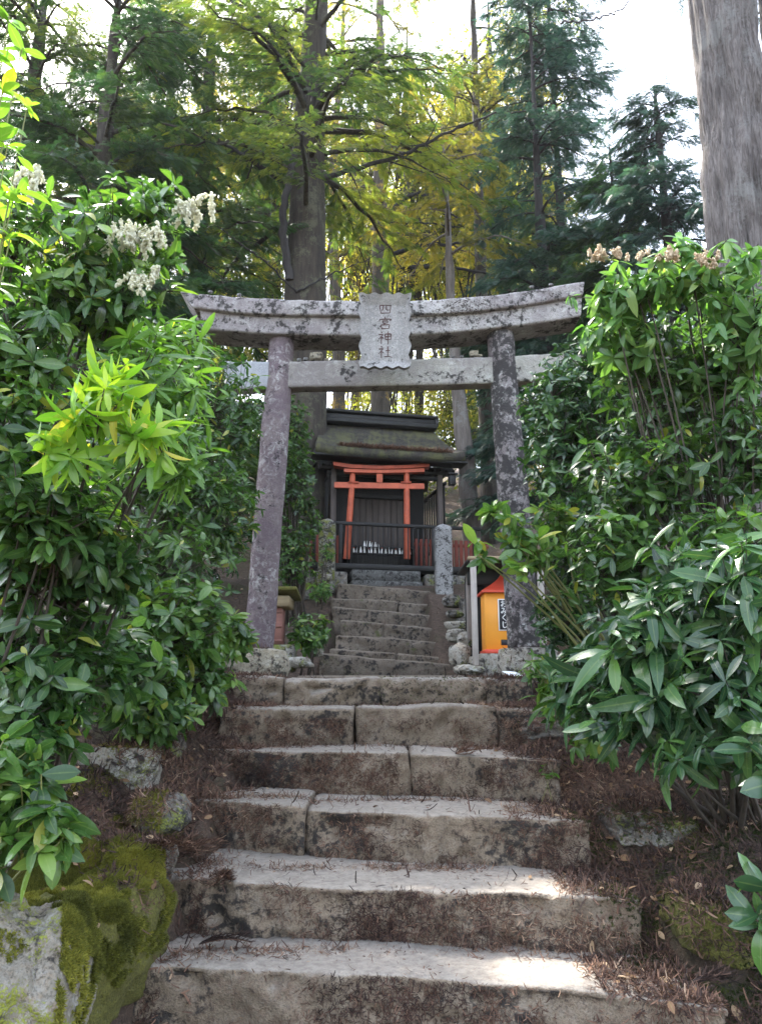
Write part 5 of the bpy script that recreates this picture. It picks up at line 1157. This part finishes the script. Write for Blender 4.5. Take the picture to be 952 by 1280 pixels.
sprig(570, 985, 1.0, .2, 7, .16, 'forked dry sprig lying near the middle of the third step', fan=.7)
sprig(250, 1165, .62, -.15, 7, .2, 'long dark dry twigs at the left back of the bottom step', 'litter_dark', .15)
sprig(860, 1210, .62, .2, 9, .2, 'dark dry twigs at the right end of the bottom step', 'litter_dark', .3)

# a bare pale twig crossing in front of the fir, and dead limbs
def bare(name, label, pts, r, mat, k=6, subs=0):
    pts = np.array(pts); t = np.linspace(0, len(pts)-1, 10*(len(pts)-1)+1); C = np.stack([np.interp(t, range(len(pts)), pts[:, c]) for c in range(3)], -1)
    for _ in range(3): C[1:-1] = (C[:-2]+C[1:-1]+C[2:])/3
    C[1:-1] += rng.normal(0, .01, C[1:-1].shape); mb = MB(); tube(mb, C, np.linspace(r, r*.3, len(C)), k)
    for q in range(subs):
        p = C[rng.integers(len(C)//5, len(C)-1)]; e = p+np.array([rng.normal(0, .4), rng.normal(0, .2), rng.uniform(-.35, .3)]); tubes_many(mb, p[None], ((p+e)/2+rng.normal(0, .06, 3))[None], e[None], r*.35, .003, 4, 5)
    return mb
def limbs_on(treename, specs, mat):
    root = treename
    for pts, r, subs in specs: bare('', '', pts, r, mat, 7, subs).build('limb', M[mat], root)
fir = [o for o in bpy.data.objects if o.get('label', '').startswith('thick dark')][0]
gold = [o for o in bpy.data.objects if o.get('label', '').startswith('mid trunk')][0]
limbs_on(fir, [([at(362,350,11.3), at(352,280,11.2), at(365,200,11.1), at(395,110,11), at(430,80,10.9), at(470,62,10.8)], .075, 8),
               ([at(352,225,11.5), at(320,205,11.2), at(285,182,11), at(250,160,10.8)], .05, 6),
               ([at(385,120,11.5), at(350,60,11.2), at(300,20,11), at(240,-10,10.8)], .06, 8),
               ([at(395,225,11.5), at(440,212,11.6), at(500,195,11.6), at(560,165,11.5), at(620,140,11.4)], .05, 10),
               ([at(370,365,11.2), at(335,330,10.6), at(300,305,10.2), at(272,282,9.8)], .018, 6),
               ([at(370,365,11.2), at(420,340,11.2), at(460,325,11.4)], .018, 5)], 'bark_dark')
limbs_on(gold, [([at(482,285,15.8), at(490,262,15.6), at(505,248,15.6), at(525,240,15.6), at(545,255,15.6), at(572,272,15.6)], .07, 6),
                ([at(484,320,15.8), at(520,308,15.7), at(570,305,15.6), at(620,298,15.5)], .06, 8),
                ([at(485,335,15.8), at(530,333,15.7), at(590,338,15.6), at(650,352,15.5)], .06, 8),
                ([at(484,278,15.8), at(530,278,15.7), at(580,285,15.6)], .035, 5)], 'bark_dark')
mb = bare('', '', [at(700,30,7.5), at(740,25,7), at(775,14,6.6), at(800,-15,6.2), at(860,-60,6.2)], .012, 'bark_dark', 5, 3)
ced = [o for o in bpy.data.objects if o.get('label', '').startswith('huge pale')][0]; mb.build('limb', M['bark_dark'], ced)

# ------------------------------------------------------------------ haze
HZ = 0.0004
if HZ:
    mb = MB(); V = np.array([(x, y, z) for z in (-14, 32) for x, y in ((-160,-110),(160,-110),(160,200),(-160,200))], float); mb.add(V, BF)
    m = bpy.data.materials.new('haze'); m.use_nodes = True; nt = m.node_tree; nt.nodes.clear(); ou = nt.nodes.new('ShaderNodeOutputMaterial'); pv = nt.nodes.new('ShaderNodeVolumePrincipled')
    pv.inputs['Color'].default_value = (.90,.94,1,1); pv.inputs['Density'].default_value = HZ; pv.inputs['Anisotropy'].default_value = .2; nt.links.new(pv.outputs[0], ou.inputs['Volume'])
    o = mb.build('haze', m, smooth=False); o['kind'] = 'stuff'
# ------------------------------------------------------------------ light, sky, camera
SUN = Vector((-.36, .50, .79)).normalized()
w = bpy.data.worlds.new('World'); sc.world = w; w.use_nodes = True; nt = w.node_tree; nt.nodes.clear()
sky = nt.nodes.new('ShaderNodeTexSky'); sky.sky_type = 'NISHITA'; sky.sun_disc = False
sky.sun_elevation = math.asin(SUN.z); sky.sun_rotation = math.atan2(SUN.x, SUN.y); sky.air_density = 1.; sky.dust_density = 2.0; sky.ozone_density = 1.
bg = nt.nodes.new('ShaderNodeBackground'); bg.inputs[1].default_value = .15; ow = nt.nodes.new('ShaderNodeOutputWorld')
hs = nt.nodes.new('ShaderNodeHueSaturation'); hs.inputs['Saturation'].default_value = .55; nt.links.new(sky.outputs[0], hs.inputs['Color']); nt.links.new(hs.outputs[0], bg.inputs[0]); nt.links.new(bg.outputs[0], ow.inputs[0])
ld = bpy.data.lights.new('sun', 'SUN'); ld.energy = 2.6; ld.angle = math.radians(.5); ld.color = (1, .93, .82)
lo = bpy.data.objects.new('sun', ld); COL.objects.link(lo); lo.rotation_euler = (-SUN).to_track_quat('-Z', 'Y').to_euler(); lo.location = (0, 0, 30)
cd = bpy.data.cameras.new('camera'); cd.sensor_fit = 'VERTICAL'; cd.sensor_height = 36; cd.lens = 36*F/1280; cd.clip_start = .02; cd.clip_end = 2000
co = bpy.data.objects.new('camera', cd); COL.objects.link(co); co.location = (0, 0, CAMZ); co.rotation_euler = (math.radians(90)+PITCH, 0, 0); sc.camera = co
sc.view_settings.view_transform = 'Standard'; sc.view_settings.look = 'None'; sc.view_settings.exposure = 3.0; sc.view_settings.gamma = 1; sc.view_settings.use_curve_mapping = False
sc.cycles.max_bounces = 6; sc.cycles.diffuse_bounces = 4; sc.cycles.glossy_bounces = 2; sc.cycles.transmission_bounces = 4; sc.cycles.transparent_max_bounces = 4
sc.cycles.use_denoising = True; sc.cycles.sample_clamp_indirect = 8; sc.cycles.caustics_reflective = False; sc.cycles.caustics_refractive = False
